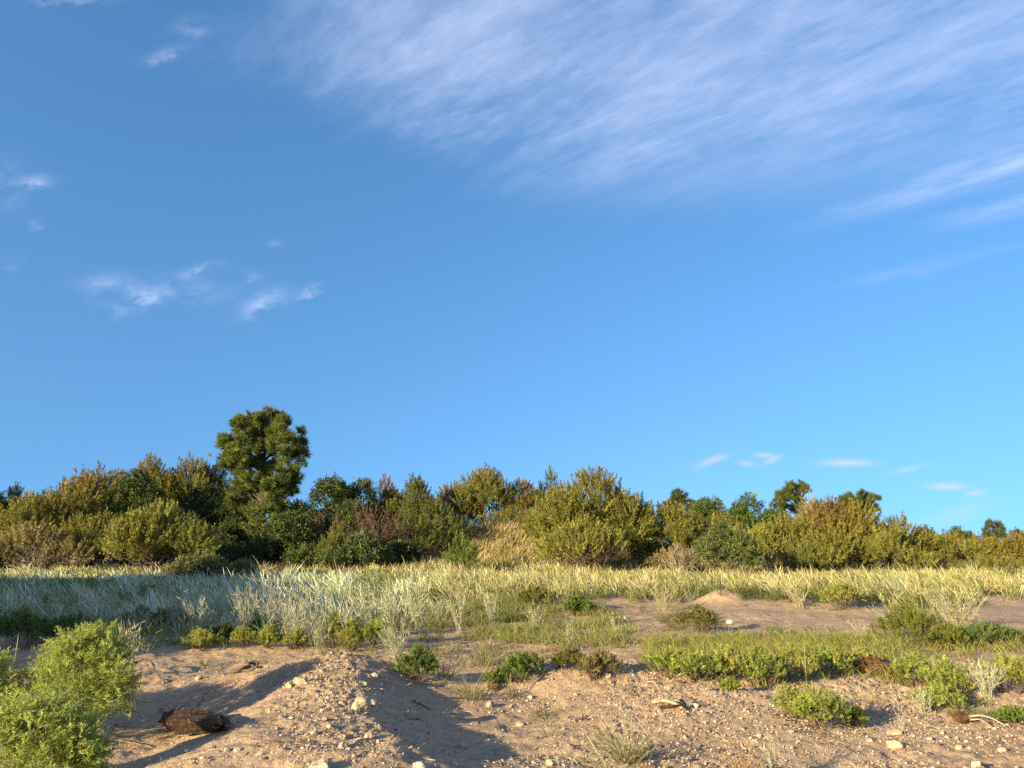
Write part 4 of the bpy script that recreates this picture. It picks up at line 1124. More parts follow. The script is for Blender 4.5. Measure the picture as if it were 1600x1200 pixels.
def field():
    rng = np.random.default_rng(7)
    x, y, z, u, v, r = scatter(rng, 30000, 9, 47, 0.85)
    uc = np.clip(u, -300, 1900)
    front = np.interp(uc, FRONT_U, FRONT_V)
    bare = np.zeros(len(x), bool)
    for p in SAND_PATCHES: bare |= in_poly(u, v, p)
    patch = fbm2(x * 0.35, y * 0.35, 77, 3)
    fine_patch = fbm2(x * 1.1, y * 1.1, 78, 2)
    front = front + 10 + 16 * fbm2(x * 0.9, y * 0.9, 76, 2)
    d = 0.12 * sstep(-6, 6, front - v) + 0.88 * sstep(4, 62, front - v) ** 1.3                                         # rises from the front edge
    green_zone = sstep(600, 690, uc) * sstep(1010, 980, uc) * sstep(928, 950, v)
    dens = d * (1 - 0.80 * green_zone) * np.clip(0.50 + 0.45 * patch + 0.55 * fine_patch, 0.05, 1)
    dens = dens * (1 - 0.38 * sstep(720, 560, uc)) * (1 - 0.25 * sstep(24, 14, r))
    dens = np.where(bare, 0, dens)
    ok = rng.uniform(0, 1, len(x)) < dens
    x, y, z, u, v, r, uc = [q[ok] for q in (x, y, z, u, v, r, uc)]
    n = len(x); m = 17
    big = rng.uniform(0.6, 1.3, n) * (0.78 + 0.22 * sstep(12, 25, r)) * np.clip(1 + 0.45 * fbm2(x * 0.7, y * 0.7, 79, 2), .55, 1.4)
    hh = (0.62 - 0.18 * sstep(20, 34, r)) * big
    P = np.stack([x, y, z], 1)
    off = rng.normal(size=(n, m, 3)) * 0.10; off[..., 2] = -0.02
    base = (P[:, None] + off)
    base[..., 2] = np.repeat(z[:, None], m, 1) - 0.03
    lean = np.stack([-0.22 + 0.46 * rng.normal(size=(n, m)), 0.35 * rng.normal(size=(n, m)), np.ones((n, m))], -1)
    lean[..., 0] += rng.normal(0, 0.24, (n, 1)); lean[..., 1] += rng.normal(0, 0.2, (n, 1))
    L_ = hh[:, None] * rng.uniform(0.35, 1.2, (n, m)) * np.where(rng.uniform(0, 1, (n, m)) < 0.06, 1.35, 1.0)
    bend = np.stack([-0.10 + 0.1 * rng.normal(size=(n, m)), 0.06 * rng.normal(size=(n, m)), -0.05 * np.ones((n, m))], -1) * L_[..., None]
    sil = np.clip(sstep(760, 560, uc) * sstep(893, 915, v) + 0.25 * rng.normal(size=n), 0, 1)[:, None]
    straw = np.array([0.46, 0.37, 0.17]); silv = np.array([0.74, 0.72, 0.56])
    c1 = straw * (1 - sil) + silv * sil
    c1 = c1 * (1 + 0.24 * rng.normal(size=(n, 1))).clip(0.45, 1.5) * (1 + 0.05 * rng.normal(size=(n, 3)))
    c1 = np.repeat(c1, m, 0) * (1 + 0.15 * rng.normal(size=(n * m, 1))).clip(0.6, 1.4)
    gr = (np.repeat(rng.uniform(0, 1, n) < 0.22, m) | (rng.uniform(0, 1, n * m) < 0.10))[:, None]
    c1 = np.where(gr, c1 * np.array([0.50, 0.62, 0.32]), c1)
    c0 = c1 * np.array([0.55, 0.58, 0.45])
    px = np.repeat(r, m) / 739.0
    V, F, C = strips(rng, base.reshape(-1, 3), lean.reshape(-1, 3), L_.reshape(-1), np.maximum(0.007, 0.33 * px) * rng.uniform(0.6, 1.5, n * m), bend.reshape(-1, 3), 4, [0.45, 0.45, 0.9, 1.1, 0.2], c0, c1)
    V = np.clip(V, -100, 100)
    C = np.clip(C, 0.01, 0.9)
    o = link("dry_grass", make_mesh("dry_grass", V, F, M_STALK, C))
    tag(o, "pale straw and silver grass filling the clearing up to the thicket", "grass", None, "stuff")
    print("field stalks", n * m)
field()

def undergrowth():
    rng = np.random.default_rng(8)
    x, y, z, u, v, r = scatter(rng, 26000, 9, 46, 0.85)
    uc = np.clip(u, -300, 1900)
    front = np.interp(uc, FRONT_U, FRONT_V) + 16 + 14 * fbm2(x * 0.8, y * 0.8, 86, 2)
    bare = np.zeros(len(x), bool)
    for p in SAND_PATCHES: bare |= in_poly(u, v, p)
    patch = fbm2(x * 0.30, y * 0.30, 87, 3)
    left = sstep(800, 500, uc)
    dens = sstep(0, 26, front - v) * np.clip(0.45 + 0.30 * left + 0.65 * patch, 0.06, 1.0) * (1 - 0.4 * sstep(28, 40, r))
    dens = np.where(bare, 0.0, dens)
    ok = rng.uniform(0, 1, len(x)) < dens
    x, y, z, uc, r, left = [q[ok] for q in (x, y, z, uc, r, left)]
    n = len(x); m = 26
    R = 0.17 * rng.uniform(0.6, 1.4, n)
    H = 0.30 * rng.uniform(0.4, 1.5, n)
    d = unit(rng.normal(size=(n, m, 3)) + np.array([0, 0, 0.8])); d[..., 2] = np.abs(d[..., 2])
    base = np.stack([x, y, z], 1)[:, None] + d * np.stack([R, R, H], 1)[:, None] * rng.uniform(0.1, 1.0, (n, m, 1))
    ld = unit(d + rng.normal(size=(n, m, 3)) * 0.6 + np.array([0, 0, 0.3]))
    f = rng.uniform(0, 1, (n, 1))
    pc = np.array([0.070, 0.095, 0.022]) * (1 - f) + np.array([0.165, 0.165, 0.045]) * f
    shade_lift = left[:, None]
    pc = pc * (1 + 0.7 * shade_lift)  # greens brightened on the left to lift the shaded side
    lc = np.repeat(pc, m, 0) * (1 + 0.2 * rng.normal(size=(n * m, 1))).clip(0.5, 1.6)
    px = np.repeat(r, m) / 739.0
    V, F, C = strips(rng, base.reshape(-1, 3), ld.reshape(-1, 3), 0.10 * rng.uniform(0.6, 1.4, n * m), np.maximum(0.012, 0.6 * px), None, 1, [1, 0.3], lc * 0.9, lc * 1.1)
    o = link("undergrowth", make_mesh("undergrowth", V, F, M_GRASS, C))
    tag(o, "low green undergrowth between the pale grass", "undergrowth", None, "stuff")
undergrowth()

def short_grass():
    rng = np.random.default_rng(9)
    x, y, z, u, v, r = scatter(rng, 52000, 7.5, 30, 0.76)
    Z = [  # polygon, density, colour, height
        ([(640, 1000), (690, 950), (800, 935), (900, 940), (975, 965), (1000, 1000), (960, 1012), (860, 1010), (760, 1000), (690, 1012)], 0.66, (0.27, 0.275, 0.075), 0.26),
        ([(720, 985), (860, 985), (990, 1000), (985, 1020), (860, 1022), (700, 1020)], 0.22, (0.30, 0.25, 0.10), 0.17),
        ([(1000, 1000), (1100, 992), (1260, 1002), (1380, 1000), (1600, 1003), (1700, 1010), (1700, 1085), (1560, 1085), (1440, 1078), (1330, 1058), (1180, 1072), (1060, 1058), (1000, 1036)], 0.60, (0.31, 0.305, 0.068), 0.24),
        ([(1180, 985), (1260, 978), (1340, 985), (1310, 998), (1200, 998)], 0.35, (0.18, 0.21, 0.06), 0.13),
        ([(1400, 1080), (1500, 1080), (1600, 1130), (1600, 1140), (1500, 1115), (1430, 1098)], 0.35, (0.17, 0.20, 0.05), 0.14),
        ([(640, 1012), (760, 1012), (880, 1030), (860, 1050), (740, 1046), (660, 1040)], 0.20, (0.24, 0.21, 0.09), 0.16),
        ([(1030, 965), (1110, 950), (1130, 975), (1120, 995), (1040, 990)], 0.35, (0.20, 0.18, 0.07), 0.16),
        ([(560, 985), (650, 965), (700, 1005), (660, 1030), (600, 1010)], 0.45, (0.16, 0.165, 0.05), 0.20),
        ([(230, 1000), (330, 994), (480, 1004), (560, 1000), (560, 1014), (300, 1016)], 0.25, (0.16, 0.17, 0.06), 0.14),
        ([(1500, 1000), (1620, 990), (1700, 1010), (1520, 1020)], 0.5, (0.14, 0.16, 0.045), 0.20),
    ]
    Z += [([(380, 1050), (700, 1030), (1000, 1060), (1600, 1090), (1700, 1260), (380, 1260)], 0.022, (0.34, 0.30, 0.13), 0.10),
          ([(-200, 985), (240, 985), (420, 1010), (560, 1015), (480, 1060), (-200, 1075)], 0.03, (0.30, 0.28, 0.12), 0.12),
          ([(980, 940), (1420, 950), (1400, 1005), (1000, 1005)], 0.05, (0.28, 0.26, 0.09), 0.10)]
    patch = fbm2(x * 0.8, y * 0.8, 97, 3)
    best = np.zeros(len(x)); col = np.zeros((len(x), 3)); ht = np.zeros(len(x))
    for poly, dn, c, h in Z:
        i = in_poly(u, v, poly) & (dn > best)
        best[i] = dn; col[i] = c; ht[i] = h
    ok = rng.uniform(0, 1, len(x)) < best * np.clip(0.55 + 1.5 * patch, 0.05, 1.1)
    x, y, z, r, col, ht, patch = [q[ok] for q in (x, y, z, r, col, ht, patch)]
    n = len(x); m = 18
    base = np.stack([x, y, z - 0.01], 1)[:, None] + np.concatenate([rng.normal(size=(n, m, 2)) * 0.06, np.zeros((n, m, 1))], -1)
    D = np.stack([0.40 * rng.normal(size=(n, m)) - 0.08, 0.4 * rng.normal(size=(n, m)), np.ones((n, m))], -1)
    L_ = (ht * rng.uniform(0.5, 1.3, n))[:, None] * rng.uniform(0.6, 1.2, (n, m))
    B = np.stack([0.3 * rng.normal(size=(n, m)), 0.3 * rng.normal(size=(n, m)), -0.22 * np.ones((n, m))], -1) * L_[..., None]
    pc = col * (1 + 0.18 * rng.normal(size=(n, 1))).clip(0.6, 1.5) * (1 + 0.06 * rng.normal(size=(n, 3)))
    lc = np.repeat(pc, m, 0) * (1 + 0.2 * rng.normal(size=(n * m, 1))).clip(0.5, 1.6)
    dry = (rng.uniform(0, 1, n * m) < 0.16)[:, None]
    lc = np.where(dry, np.array([0.40, 0.33, 0.16]) * rng.uniform(0.7, 1.1, (n * m, 1)), lc)
    lc = np.clip(lc, 0.01, 0.9)
    px = np.repeat(r, m) / 739.0
    V, F, C = strips(rng, base.reshape(-1, 3), D.reshape(-1, 3), L_.reshape(-1), np.maximum(0.006, 0.5 * px), B.reshape(-1, 3), 3, [0.9, 0.9, 0.6, 0.12], lc * np.array([0.8, 0.75, 0.7]), lc)
    o = link("short_grass", make_mesh("short_grass", V, F, M_GRASS, C))
    tag(o, "short fine green grass on the sandy flats", "grass", None, "stuff")
    print("short grass", n * m)
short_grass()

def dune_grass():
    rng = np.random.default_rng(10)
    n = 5200
    x = rng.uniform(-13, 12, n); y = rng.uniform(36, 49, n); z = height(x, y)
    u, v = project(x, y, z)
    ok = rng.uniform(0, 1, n) < np.clip(sstep(0.5, 1.0, z) + 0.25, 0, 1) * np.clip(0.7 + 0.6 * fbm2(x * .5, y * .5, 55, 2), .15, 1)
    x, y, z = x[ok], y[ok], z[ok]; n = len(x); m = 14
    base = np.stack([x, y, z - .03], 1)[:, None] + np.concatenate([rng.normal(size=(n, m, 2)) * 0.2, np.zeros((n, m, 1))], -1)
    D = np.stack([0.25 + 0.4 * rng.normal(size=(n, m)), -0.1 + 0.3 * rng.normal(size=(n, m)), np.ones((n, m))], -1)
    L_ = 0.62 * rng.uniform(0.5, 1.3, (n, m))
    B = np.stack([0.12 * np.ones((n, m)), np.zeros((n, m)), -0.1 * np.ones((n, m))], -1) * L_[..., None]
    pc = np.array([0.40, 0.29, 0.125]) * (1 + 0.16 * rng.normal(size=(n, 1))).clip(0.5, 1.4)
    g = (rng.uniform(0, 1, n) < 0.22)[:, None]
    pc = np.where(g, np.array([0.16, 0.155, 0.045]), pc)
    lc = np.repeat(pc, m, 0) * (1 + 0.15 * rng.normal(size=(n * m, 1))).clip(0.5, 1.5)
    V, F, C = strips(rng, base.reshape(-1, 3), D.reshape(-1, 3), L_.reshape(-1), 0.030, B.reshape(-1, 3), 2, [0.7, 1.0, 0.2], lc * 0.6, lc)
    tag(link("dune_grass", make_mesh("dune_grass", V, F, M_STALK, C)), "golden dry grass on the dune slope below the tamarisks", "grass", None, "stuff")
dune_grass()

# ------------------------------------------------------------------ gravel, stones, wood
ICO = None
def ico():
    t = (1 + 5 ** .5) / 2
    v = np.array([(-1, t, 0), (1, t, 0), (-1, -t, 0), (1, -t, 0), (0, -1, t), (0, 1, t), (0, -1, -t), (0, 1, -t), (t, 0, -1), (t, 0, 1), (-t, 0, -1), (-t, 0, 1)], float)
    f = np.array([(0, 11, 5), (0, 5, 1), (0, 1, 7), (0, 7, 10), (0, 10, 11), (1, 5, 9), (5, 11, 4), (11, 10, 2), (10, 7, 6), (7, 1, 8), (3, 9, 4), (3, 4, 2), (3, 2, 6), (3, 6, 8), (3, 8, 9), (4, 9, 5), (2, 4, 11), (6, 2, 10), (8, 6, 7), (9, 8, 1)])
    return v / np.linalg.norm(v[0]), f

M_PEBBLE = leaf_material("pebble", 0.9, 0.0, 0.2, 60)

def gravel():
    rng = np.random.default_rng(12)
    n = 620000
    x, y, z, u, v, r = scatter(rng, n, 4.4, 15, 0.72)
    patch = fbm2(x * 0.7, y * 0.7, 33, 3)
    crest = ridge(x, y, -2.0, 8.55, -0.55, 3.2, 1, 1, .55, 0.75)
    crest2 = ridge(x, y, .4, 9.1, 2.6, 9.1, 1, 1, .5, .7)
    rightf = sstep(700, 850, u) * sstep(1050, 1090, v)
    dens = 0.06 + 0.75 * sstep(0.45, 0.95, crest) + 0.6 * sstep(0.5, 0.95, crest2) + rightf * np.clip(0.34 + 0.4 * patch, 0.06, 0.8) + 0.10 * np.clip(patch, 0, 1)
    dens *= sstep(14.5, 9, r) * 0.9 + 0.1
    ok = rng.uniform(0, 1, n) < np.clip(dens, 0, 1) * 0.44
    x, y, z, r = x[ok], y[ok], z[ok], r[ok]; n = len(x)
    v0, f0 = ico()
    s = np.clip(np.exp(rng.normal(-5.25, 0.5, n)), 0.0025, 0.022)
    V = v0[None] * (1 + 0.22 * rng.normal(size=(n, 12, 1))).clip(0.55, 1.5)
    ax = rng.uniform(0.6, 1.25, (n, 1, 3)); ax[..., 2] *= 0.75
    a = rng.uniform(0, TAU, n); c, sn = np.cos(a), np.sin(a)
    V = V * ax * s[:, None, None]
    V = np.stack([V[..., 0] * c[:, None] - V[..., 1] * sn[:, None], V[..., 0] * sn[:, None] + V[..., 1] * c[:, None], V[..., 2]], -1)
    V = V + np.stack([x, y, z + s * 0.25], 1)[:, None]
    F = (f0[None] + (np.arange(n) * 12)[:, None, None]).reshape(-1, 3)
    k = rng.uniform(0, 1, (n, 1))
    pc = np.array([0.26, 0.175, 0.12]) * (1 - k) + np.array([0.46, 0.35, 0.245]) * k
    white = (rng.uniform(0, 1, n) < 0.035)[:, None]
    pc = np.where(white, np.array([0.55, 0.46, 0.34]), pc)
    dark = (rng.uniform(0, 1, n) < 0.12)[:, None]
    pc = np.where(dark, np.array([0.12, 0.085, 0.065]), pc)
    pc = pc * (1 + 0.1 * rng.normal(size=(n, 1))).clip(0.7, 1.3)
    tag(link("gravel", make_mesh("gravel", V.reshape(-1, 3), F, M_PEBBLE, np.repeat(pc, 12, 0))), "loose pinkish brown gravel strewn over the ridges", "gravel", None, "stuff")
    print("gravel", n)
gravel()

def litter():
    rng = np.random.default_rng(13)
    n = 9000
    x, y, z, u, v, r = scatter(rng, n, 4.4, 18, 0.72)
    a = rng.uniform(0, TAU, n)
    D = np.stack([np.cos(a), np.sin(a), rng.uniform(-.05, .12, n)], 1)
    k = rng.uniform(0, 1, n)[:, None]
    c = np.where(k < .55, np.array([0.42, 0.32, 0.19]), np.array([0.10, 0.065, 0.045])) * rng.uniform(.7, 1.2, (n, 1))
    V, F, C = strips(rng, np.stack([x, y, z + .010], 1), D, np.exp(rng.normal(-2.9, .5, n)), rng.uniform(.003, .007, n), rng.normal(size=(n, 3)) * .012, 3, [.7, 1, 1, .5], c, c)
    tag(link("litter", make_mesh("litter", V, F, M_STALK, C)), "scraps of dry straw and twig lying on the sand", "plant litter", None, "stuff")
litter()

def sphere_mesh(sub):
    v, f = ico()
    for _ in range(sub):
        e = {}
        v = list(map(tuple, v)); nf = []
        def mid(a, b):
            k = (min(a, b), max(a, b))
            if k not in e:
                p = np.array(v[a]) + np.array(v[b]); p /= np.linalg.norm(p)
                e[k] = len(v); v.append(tuple(p))
            return e[k]
        for a, b, c in f:
            ab, bc, ca = mid(a, b), mid(b, c), mid(c, a)
            nf += [(a, ab, ca), (b, bc, ab), (c, ca, bc), (ab, bc, ca)]
        v, f = np.array(v), np.array(nf)
    return v, f
SV, SF = sphere_mesh(3)

def stone(label, u, v, wpx, seed, mat=None, flat=0.75, group=None, name="stone"):
    rng = np.random.default_rng(seed)
    g = ground(u, v)
    r = 0.5 * wpx / FPX * math.hypot(g[1], 1.0)
    o3 = rng.uniform(0, 90, 3)
    P = SV.copy()
    # chip planes off the ball, then roughen it
    for _ in range(11):
        nrm = unit(rng.normal(size=3)); dpl = rng.uniform(0.62, 0.92)
        t = np.maximum(P @ nrm - dpl, 0)
        P = P - t[:, None] * nrm
    nz = vnoise(P[:, 0] * 2.2 + o3[0], P[:, 1] * 2.2 + o3[1], P[:, 2] * 2.2 + o3[2], seed) * 0.14 + vnoise(P[:, 0] * 6 + o3[0], P[:, 1] * 6, P[:, 2] * 6, seed + 1) * 0.06
    P = P * (1 + nz[:, None]) * np.array([1.0, rng.uniform(.7, 1), flat]) * r * 1.12
    a = rng.uniform(0, TAU)
    P = np.stack([P[:, 0] * math.cos(a) - P[:, 1] * math.sin(a), P[:, 0] * math.sin(a) + P[:, 1] * math.cos(a), P[:, 2]], 1)
    o = link(name, make_mesh(name, P, SF, mat or M_STONE), None, (g[0], g[1], g[2] + r * flat * 0.45))
    return tag(o, label, "stone", group or "loose stones on the ridges")

ST = [
    (567, 1110, 30, "s", "biggest pale stone, rough and lumpy, near the top of the gravel ridge"),
    (585, 1102, 14, "s", "small pale stone touching the right of the biggest pale stone"),
    (643, 1122, 20, "s", "upright pale stone on the shaded slope beside a dark stick"),
    (470, 1068, 18, "s", "pale rounded stone on the lit flank left of the ridge crest"),
    (452, 1074, 12, "s", "smaller stone left of the pale rounded one on the lit flank"),
    (613, 1084, 16, "g", "greyish round stone in the shade above the biggest pale stone"),
    (570, 1072, 11, "s", "little reddish stone on the shaded crest, below a white one"),
    (586, 1058, 10, "w", "little white stone highest on the shaded slope"),
    (766, 1104, 12, "g", "grey stone in the shaded valley below the thin tussock"),
    (722, 1168, 16, "s", "pale stone at the edge of the valley shadow near the bottom"),
    (829, 1092, 9, "w", "small white stone in the shadow below the ball shaped plant"),
    (536, 1170, 14, "s", "pale stone low on the ridge, beneath the biggest one"),
    (575, 1152, 12, "s", "angular stone low on the shaded side of the ridge"),
    (490, 1148, 12, "s", "pale stone low on the lit side of the ridge"),
    (515, 1138, 10, "s", "small stone in the middle of the ridge gravel"),
    (500, 1206, 36, "g", "flat slab of stone half buried at the bottom edge of the ridge"),
    (655, 1202, 20, "w", "long flat white stone at the bottom edge in the valley"),
    (812, 1134, 11, "s", "small stone at the lit edge of the valley"),
    (860, 1196, 14, "s", "stone at the bottom edge left of the tussock"),
    (930, 1056, 12, "s", "pale stone on the crest of the second ridge, left of its twin"),
    (950, 1058, 10, "s", "pale stone on the crest of the second ridge, right of its twin"),
    (1087, 1106, 11, "w", "whitish stone right of the bleached wood"),
    (1042, 1078, 11, "w", "whitish stone just above the bleached wood"),
    (1398, 1148, 18, "s", "flat pale stone at the foot of the slim spike"),
    (1397, 1168, 20, "y", "yellowish flat stone below the slim spike"),
    (1360, 1158, 10, "s", "small round stone left of the yellowish flat stone"),
    (1452, 1156, 10, "s", "small round stone right of the yellowish flat stone"),
    (1498, 1170, 10, "s", "lone pale stone in the lower right, above a white one"),
    (1566, 1175, 12, "g", "grey stone near the lower right corner"),
    (1525, 1198, 14, "w", "white stone on the bottom edge near the right corner"),
    (1140, 974, 9, "w", "white stone on the bare sand by the small mound"),
    (978, 968, 9, "w", "white stone at the edge of the far straw grass"),
    (311, 1062, 9, "s", "pale stone at the lit rim of the hollow"),
    (283, 1166, 8, "w", "small pale stone on shaded sand below the dark log"),
    (355, 1174, 9, "g", "greyish stone at the lower right of the hollow"),
    (370, 1173, 11, "g", "flat greyish stone next to another at the lower right of the hollow"),
]
for k, (u, v, wp, kd, lab) in enumerate(ST):
    stone(lab, u, v, wp, 300 + k, {"s": M_STONE, "g": M_STONE2, "w": M_WHITE, "y": M_YELLOW}[kd], 0.55 if "flat" in lab else 0.78)

def stick(name, label, cat, pts, r, mat, seed, taper=0.45, wob=0.01, lift=0.006, group=None):
    """a bent stick through ground points (u, v, height above the ground in metres)"""
    rng = np.random.default_rng(seed)
    W = []
    g0 = None
    for (u, v, dz) in pts:
        g = ground(u, v) + np.array([0, 0, dz + lift]); W.append(g)
    W = np.array(W)
    K = 14
    t = np.linspace(0, len(W) - 1, K)
    path = np.stack([np.interp(t, np.arange(len(W)), W[:, i]) for i in range(3)], 1)
    for _ in range(2): path[1:-1] = (path[:-2] + 2 * path[1:-1] + path[2:]) / 4
    path += rng.normal(size=path.shape) * wob
    o0 = path[0].copy(); path = path - o0
    V, F = tubes(path[None], r, r * taper, 7)
    V = V + vnoise(V[:, 0] * 40, V[:, 1] * 40, V[:, 2] * 40, seed)[:, None] * r * 0.25
    n = len(V)
    caps = np.array([[0, 1, 2, 3, 4, 5, 6][::-1], [n - 7 + i for i in range(7)]])
    o = link(name, make_mesh(name, V, [F, caps], mat, None, True), None, o0)
    return tag(o, label, cat, group)

def rag_log(name, label, u0, v0, u1, v1, r, mat, seed, cat="log", up=0.0):
    """a stubby, fibrous piece of dead wood lying from one ground point to another"""
    rng = np.random.default_rng(seed)
    A, B = ground(u0, v0), ground(u1, v1)
    A[2] += r * 0.75; B[2] += r * 0.55
    K, S = 46, 40
    ts = np.linspace(0, 1, K)
    ax = B - A
    L = np.linalg.norm(ax); d = ax / L
    s1 = unit(np.cross(d, [0, 0, 1.0])); s2 = np.cross(s1, d)
    th = np.arange(S) * TAU / S
    T, H = np.meshgrid(ts, th, indexing="ij")
    cs, sn = np.cos(H), np.sin(H)
    prof = r * (0.98 - 0.22 * T + 0.16 * np.sin(T * 9 + seed) * (1 - 0.5 * T)) * np.minimum(1, (T / 0.05 + 0.25)) ** .5 * np.minimum(1, ((1 - T) / 0.10 + 0.12)) ** .6
    nz = 0.26 * vnoise(T * 5, cs * 1.6, sn * 1.6, seed) + 0.16 * vnoise(T * 9 + 3, cs * 4, sn * 4, seed + 2) + 0.10 * vnoise(T * 20, cs * 8, sn * 8, seed + 3)
    fib = 0.10 * vnoise(T * 3.0, H * 9 / TAU * 3, T * 0, seed + 5)
    R = prof * (1 + nz + fib)
    ragged = (T - 0.5) * 0.10 * L * vnoise(cs * 3, sn * 3, T * 0, seed + 6) * (np.abs(T - 0.5) > 0.35)
    bend = (0.05 * np.sin(T * 5 + 1)) * L
    P = d * (T * L + ragged)[..., None] + s1 * (R * cs + bend * 0.4)[..., None] + s2 * (R * sn * 0.85)[..., None]
    V = P.reshape(-1, 3)
    i = np.arange(K - 1)[:, None] * S; j = np.arange(S)[None]; j2 = (j + 1) % S
    F = np.stack([i + j, i + j2, i + S + j2, i + S + j], -1).reshape(-1, 4)
    c0, c1 = V[:S].mean(0) + d * 0.03, V[-S:].mean(0) - d * 0.03
    n = len(V); V = np.concatenate([V, [c0, c1]])
    k = np.arange(S)
    T0 = np.stack([np.full(S, n), (k + 1) % S, k], 1); T1 = np.stack([np.full(S, n + 1), n - S + k, n - S + (k + 1) % S], 1)
    root = thing(name, label, cat, A)
    link("log_body", make_mesh("log_body", V, [F, np.concatenate([T0, T1])], mat, None, False), root)
    # torn fibres along the surface and at the far end
    m = 90
    t = rng.uniform(0.0, 1.0, m); a = rng.uniform(0.1, math.pi - 0.1, m)
    rr = r * (0.92 - 0.2 * t)
    Pf = d * (t * L)[:, None] + s1 * (rr * np.cos(a))[:, None] + s2 * (rr * np.sin(a) * 0.85)[:, None]
    Df = unit(d + rng.normal(size=(m, 3)) * 0.16 + s2 * 0.0)
    cf = np.where(rng.uniform(0, 1, (m, 1)) < .3, np.array([0.20, 0.11, 0.05]), np.array([0.04, 0.02, 0.012])) * rng.uniform(.7, 1.2, (m, 1))
    Vf, Ff, Cf = strips(rng, Pf, Df, L * rng.uniform(.05, .13, m), r * rng.uniform(.05, .12, m), rng.normal(size=(m, 3)) * r * .06, 3, [.8, 1, .7, .15], cf, cf)
    if r > 0.08: link("torn_fibres", make_mesh("torn_fibres", Vf, Ff, M_STALK, Cf), root)
    return root

rag_log("wood_chunk", "dark charred looking chunk of fibrous wood in the shaded hollow", 266, 1136, 344, 1148, 0.10, M_CHAR, 400, "wood")
rag_log("wood_chunk", "reddish brown shaggy log lying in the green plants on the right", 1350, 1050, 1396, 1062, 0.13, M_RUST, 402, "log")
rag_log("wood_chunk", "small dark brown stump by the tip of the thin tussock in the valley", 765, 1076, 780, 1080, 0.045, M_RUST, 403, "wood")

stick("dead_branch", "dark bent branch leaning out of the feathery shrub over the hollow", "branch", [(206, 1052, .12), (232, 1046, .14), (246, 1062, .05), (260, 1074, 0)], 0.014, M_TWIG, 410)
stick("dead_branch", "short crooked dark branch lying at the back of the hollow", "branch", [(360, 1053, 0), (376, 1053, .02), (388, 1047, .06), (393, 1044, .07), (402, 1047, .02)], 0.020, M_TWIG, 411, 0.8)
stick("arched_root", "dark root arching out of the head of the gravel ridge", "root", [(500, 1019, 0), (503, 1016, .10), (512, 1014, .17), (520, 1015, .13), (522, 1019, 0)], 0.010, M_TWIG, 412, 0.9)
stick("dead_branch", "thin dark stick below the upright pale stone on the shaded slope", "branch", [(633, 1119, 0), (645, 1124, .01), (654, 1127, 0)], 0.010, M_TWIG, 413)
stick("dead_branch", "thin reddish stick above the upright pale stone", "branch", [(646, 1098, 0), (660, 1105, .01), (671, 1109, 0)], 0.008, M_REDTWIG, 414)
stick("dead_branch", "dark stick on the gravel left of the arching tussock", "branch", [(896, 1128, 0), (910, 1126, .02), (920, 1124, .02)], 0.010, M_TWIG, 415)
stick("dead_branch", "dark twig on the sand above the pale forked wood", "branch", [(1494, 1104, .02), (1508, 1112, .02), (1520, 1118, .0)], 0.012, M_TWIG, 416)
for k, (pts, lab) in enumerate([([(140, 1168, 0), (170, 1162, .02), (205, 1163, .01), (240, 1170, 0)], "long dry stem lying in the shade below the feathery shrub, upper one"),
                                ([(150, 1192, 0), (175, 1176, .02), (205, 1174, .02), (238, 1171, 0)], "long dry stem lying in the shade below the feathery shrub, lower one"),
                                ([(286, 1188, 0), (296, 1192, .02), (301, 1200, .01)], "pale curled stem at the bottom edge of the hollow"),
                                ([(390, 1158, 0), (440, 1161, .01), (490, 1164, .0)], "thin reddish runner lying across the lit ridge gravel"),
                                ([(1235, 1140, 0), (1290, 1153, .01), (1330, 1165, 0)], "thin dry runner on the gravel below the near feathery bush")]):
    stick("dry_stem", lab, "stem", pts, 0.005, M_PALETWIG if k < 3 else M_REDTWIG, 420 + k, 0.6, 0.004, group="dry stems on the sand")

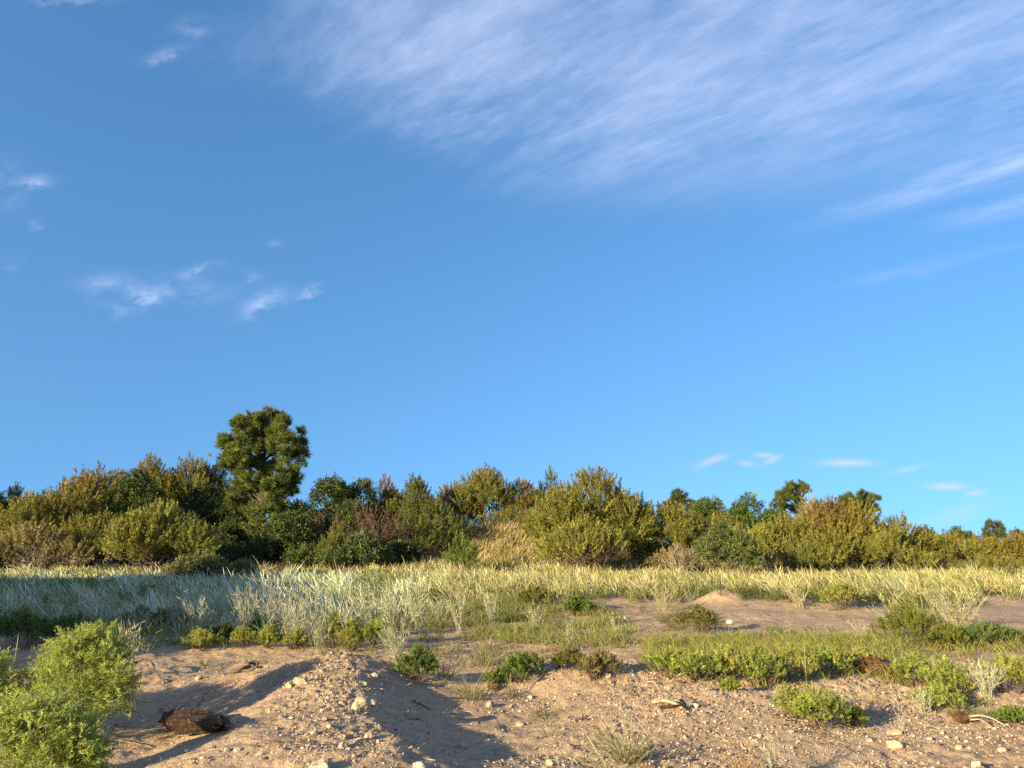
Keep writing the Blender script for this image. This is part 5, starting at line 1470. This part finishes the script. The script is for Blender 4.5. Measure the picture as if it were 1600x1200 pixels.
def curved_blade(pts, w0, w1, thick, K=18):
    """a flat tapering piece through world points; returns V, F"""
    W = np.array(pts); t = np.linspace(0, len(W) - 1, K)
    p = np.stack([np.interp(t, np.arange(len(W)), W[:, i]) for i in range(3)], 1)
    for _ in range(3): p[1:-1] = (p[:-2] + 2 * p[1:-1] + p[2:]) / 4
    T = unit(np.gradient(p, axis=0)); S = unit(np.cross(T, [0, 0, 1.0])); U = np.cross(S, T)
    f = np.linspace(0, 1, K); w = (w0 + (w1 - w0) * f ** 1.4)
    V = []
    for c, s in ((-1, 0), (-.6, .8), (0, 1), (.6, .8), (1, 0), (0, -.5)):
        V.append(p + S * (c * w * .5)[:, None] + U * (s * thick * (1 - .7 * f))[:, None])
    V = np.stack(V, 1).reshape(-1, 3)
    i = np.arange(K - 1)[:, None] * 6; j = np.arange(6)[None]; j2 = (j + 1) % 6
    return V, np.stack([i + j, i + j2, i + 6 + j2, i + 6 + j], -1).reshape(-1, 4)

def forked_wood():
    A = ground(1504, 1130)
    def q(u, v, dz): return ground(u, v) + np.array([0, 0, dz]) - A
    root = thing("forked_wood", "pale forked curving piece of dry wood with a brown knob, at the right", "wood", A)
    P = SV.copy() * np.array([.075, .06, .055])
    P *= (1 + .22 * vnoise(SV[:, 0] * 2.5, SV[:, 1] * 2.5, SV[:, 2] * 2.5, 4) + .1 * vnoise(SV[:, 0] * 7, SV[:, 1] * 7, SV[:, 2] * 7, 5))[:, None]
    link("knob", make_mesh("knob", P, SF, M_RUST), root, (0, 0, .04))
    V, F = curved_blade([q(1510, 1130, .05), q(1535, 1129, .06), q(1556, 1133, .045), q(1572, 1139, .015)], .055, .008, .014)
    link("prong", make_mesh("prong", V, F, M_PALEWOOD, None, True), root)
    V, F = curved_blade([q(1516, 1132, .035), q(1532, 1133, .05), q(1544, 1137, .035), q(1551, 1140, .01)], .045, .008, .010)
    link("prong", make_mesh("prong", V, F, M_PALEWOOD, None, True), root)
forked_wood()

def bleached_wood():
    A = ground(1030, 1104)
    def q(u, v, dz): return ground(u, v) + np.array([0, 0, dz]) - A
    root = thing("bleached_wood", "bleached curled wood with a dark underside on the second ridge", "wood", A)
    V, F = curved_blade([q(1022, 1102, .02), q(1040, 1102, .035), q(1056, 1105, .03), q(1068, 1110, .012)], .085, .03, .03)
    link("pale_slab", make_mesh("pale_slab", V, F, M_PALEWOOD, None, True), root)
    V, F = curved_blade([q(1034, 1108, .01), q(1052, 1110, .03), q(1072, 1110, .04), q(1064, 1104, .06)], .05, .04, .02)
    link("dark_bark", make_mesh("dark_bark", V, F, M_CHAR, None, True), root)
    V, F = curved_blade([q(1012, 1070, .02), q(1022, 1073, .045), q(1030, 1082, .04), q(1037, 1092, .015)], .03, .018, .010)
    link("bleached_branch_", make_mesh("bleached_branch", V, F, M_PALEWOOD, None, True), root).name = "bleached_branch"
bleached_wood()
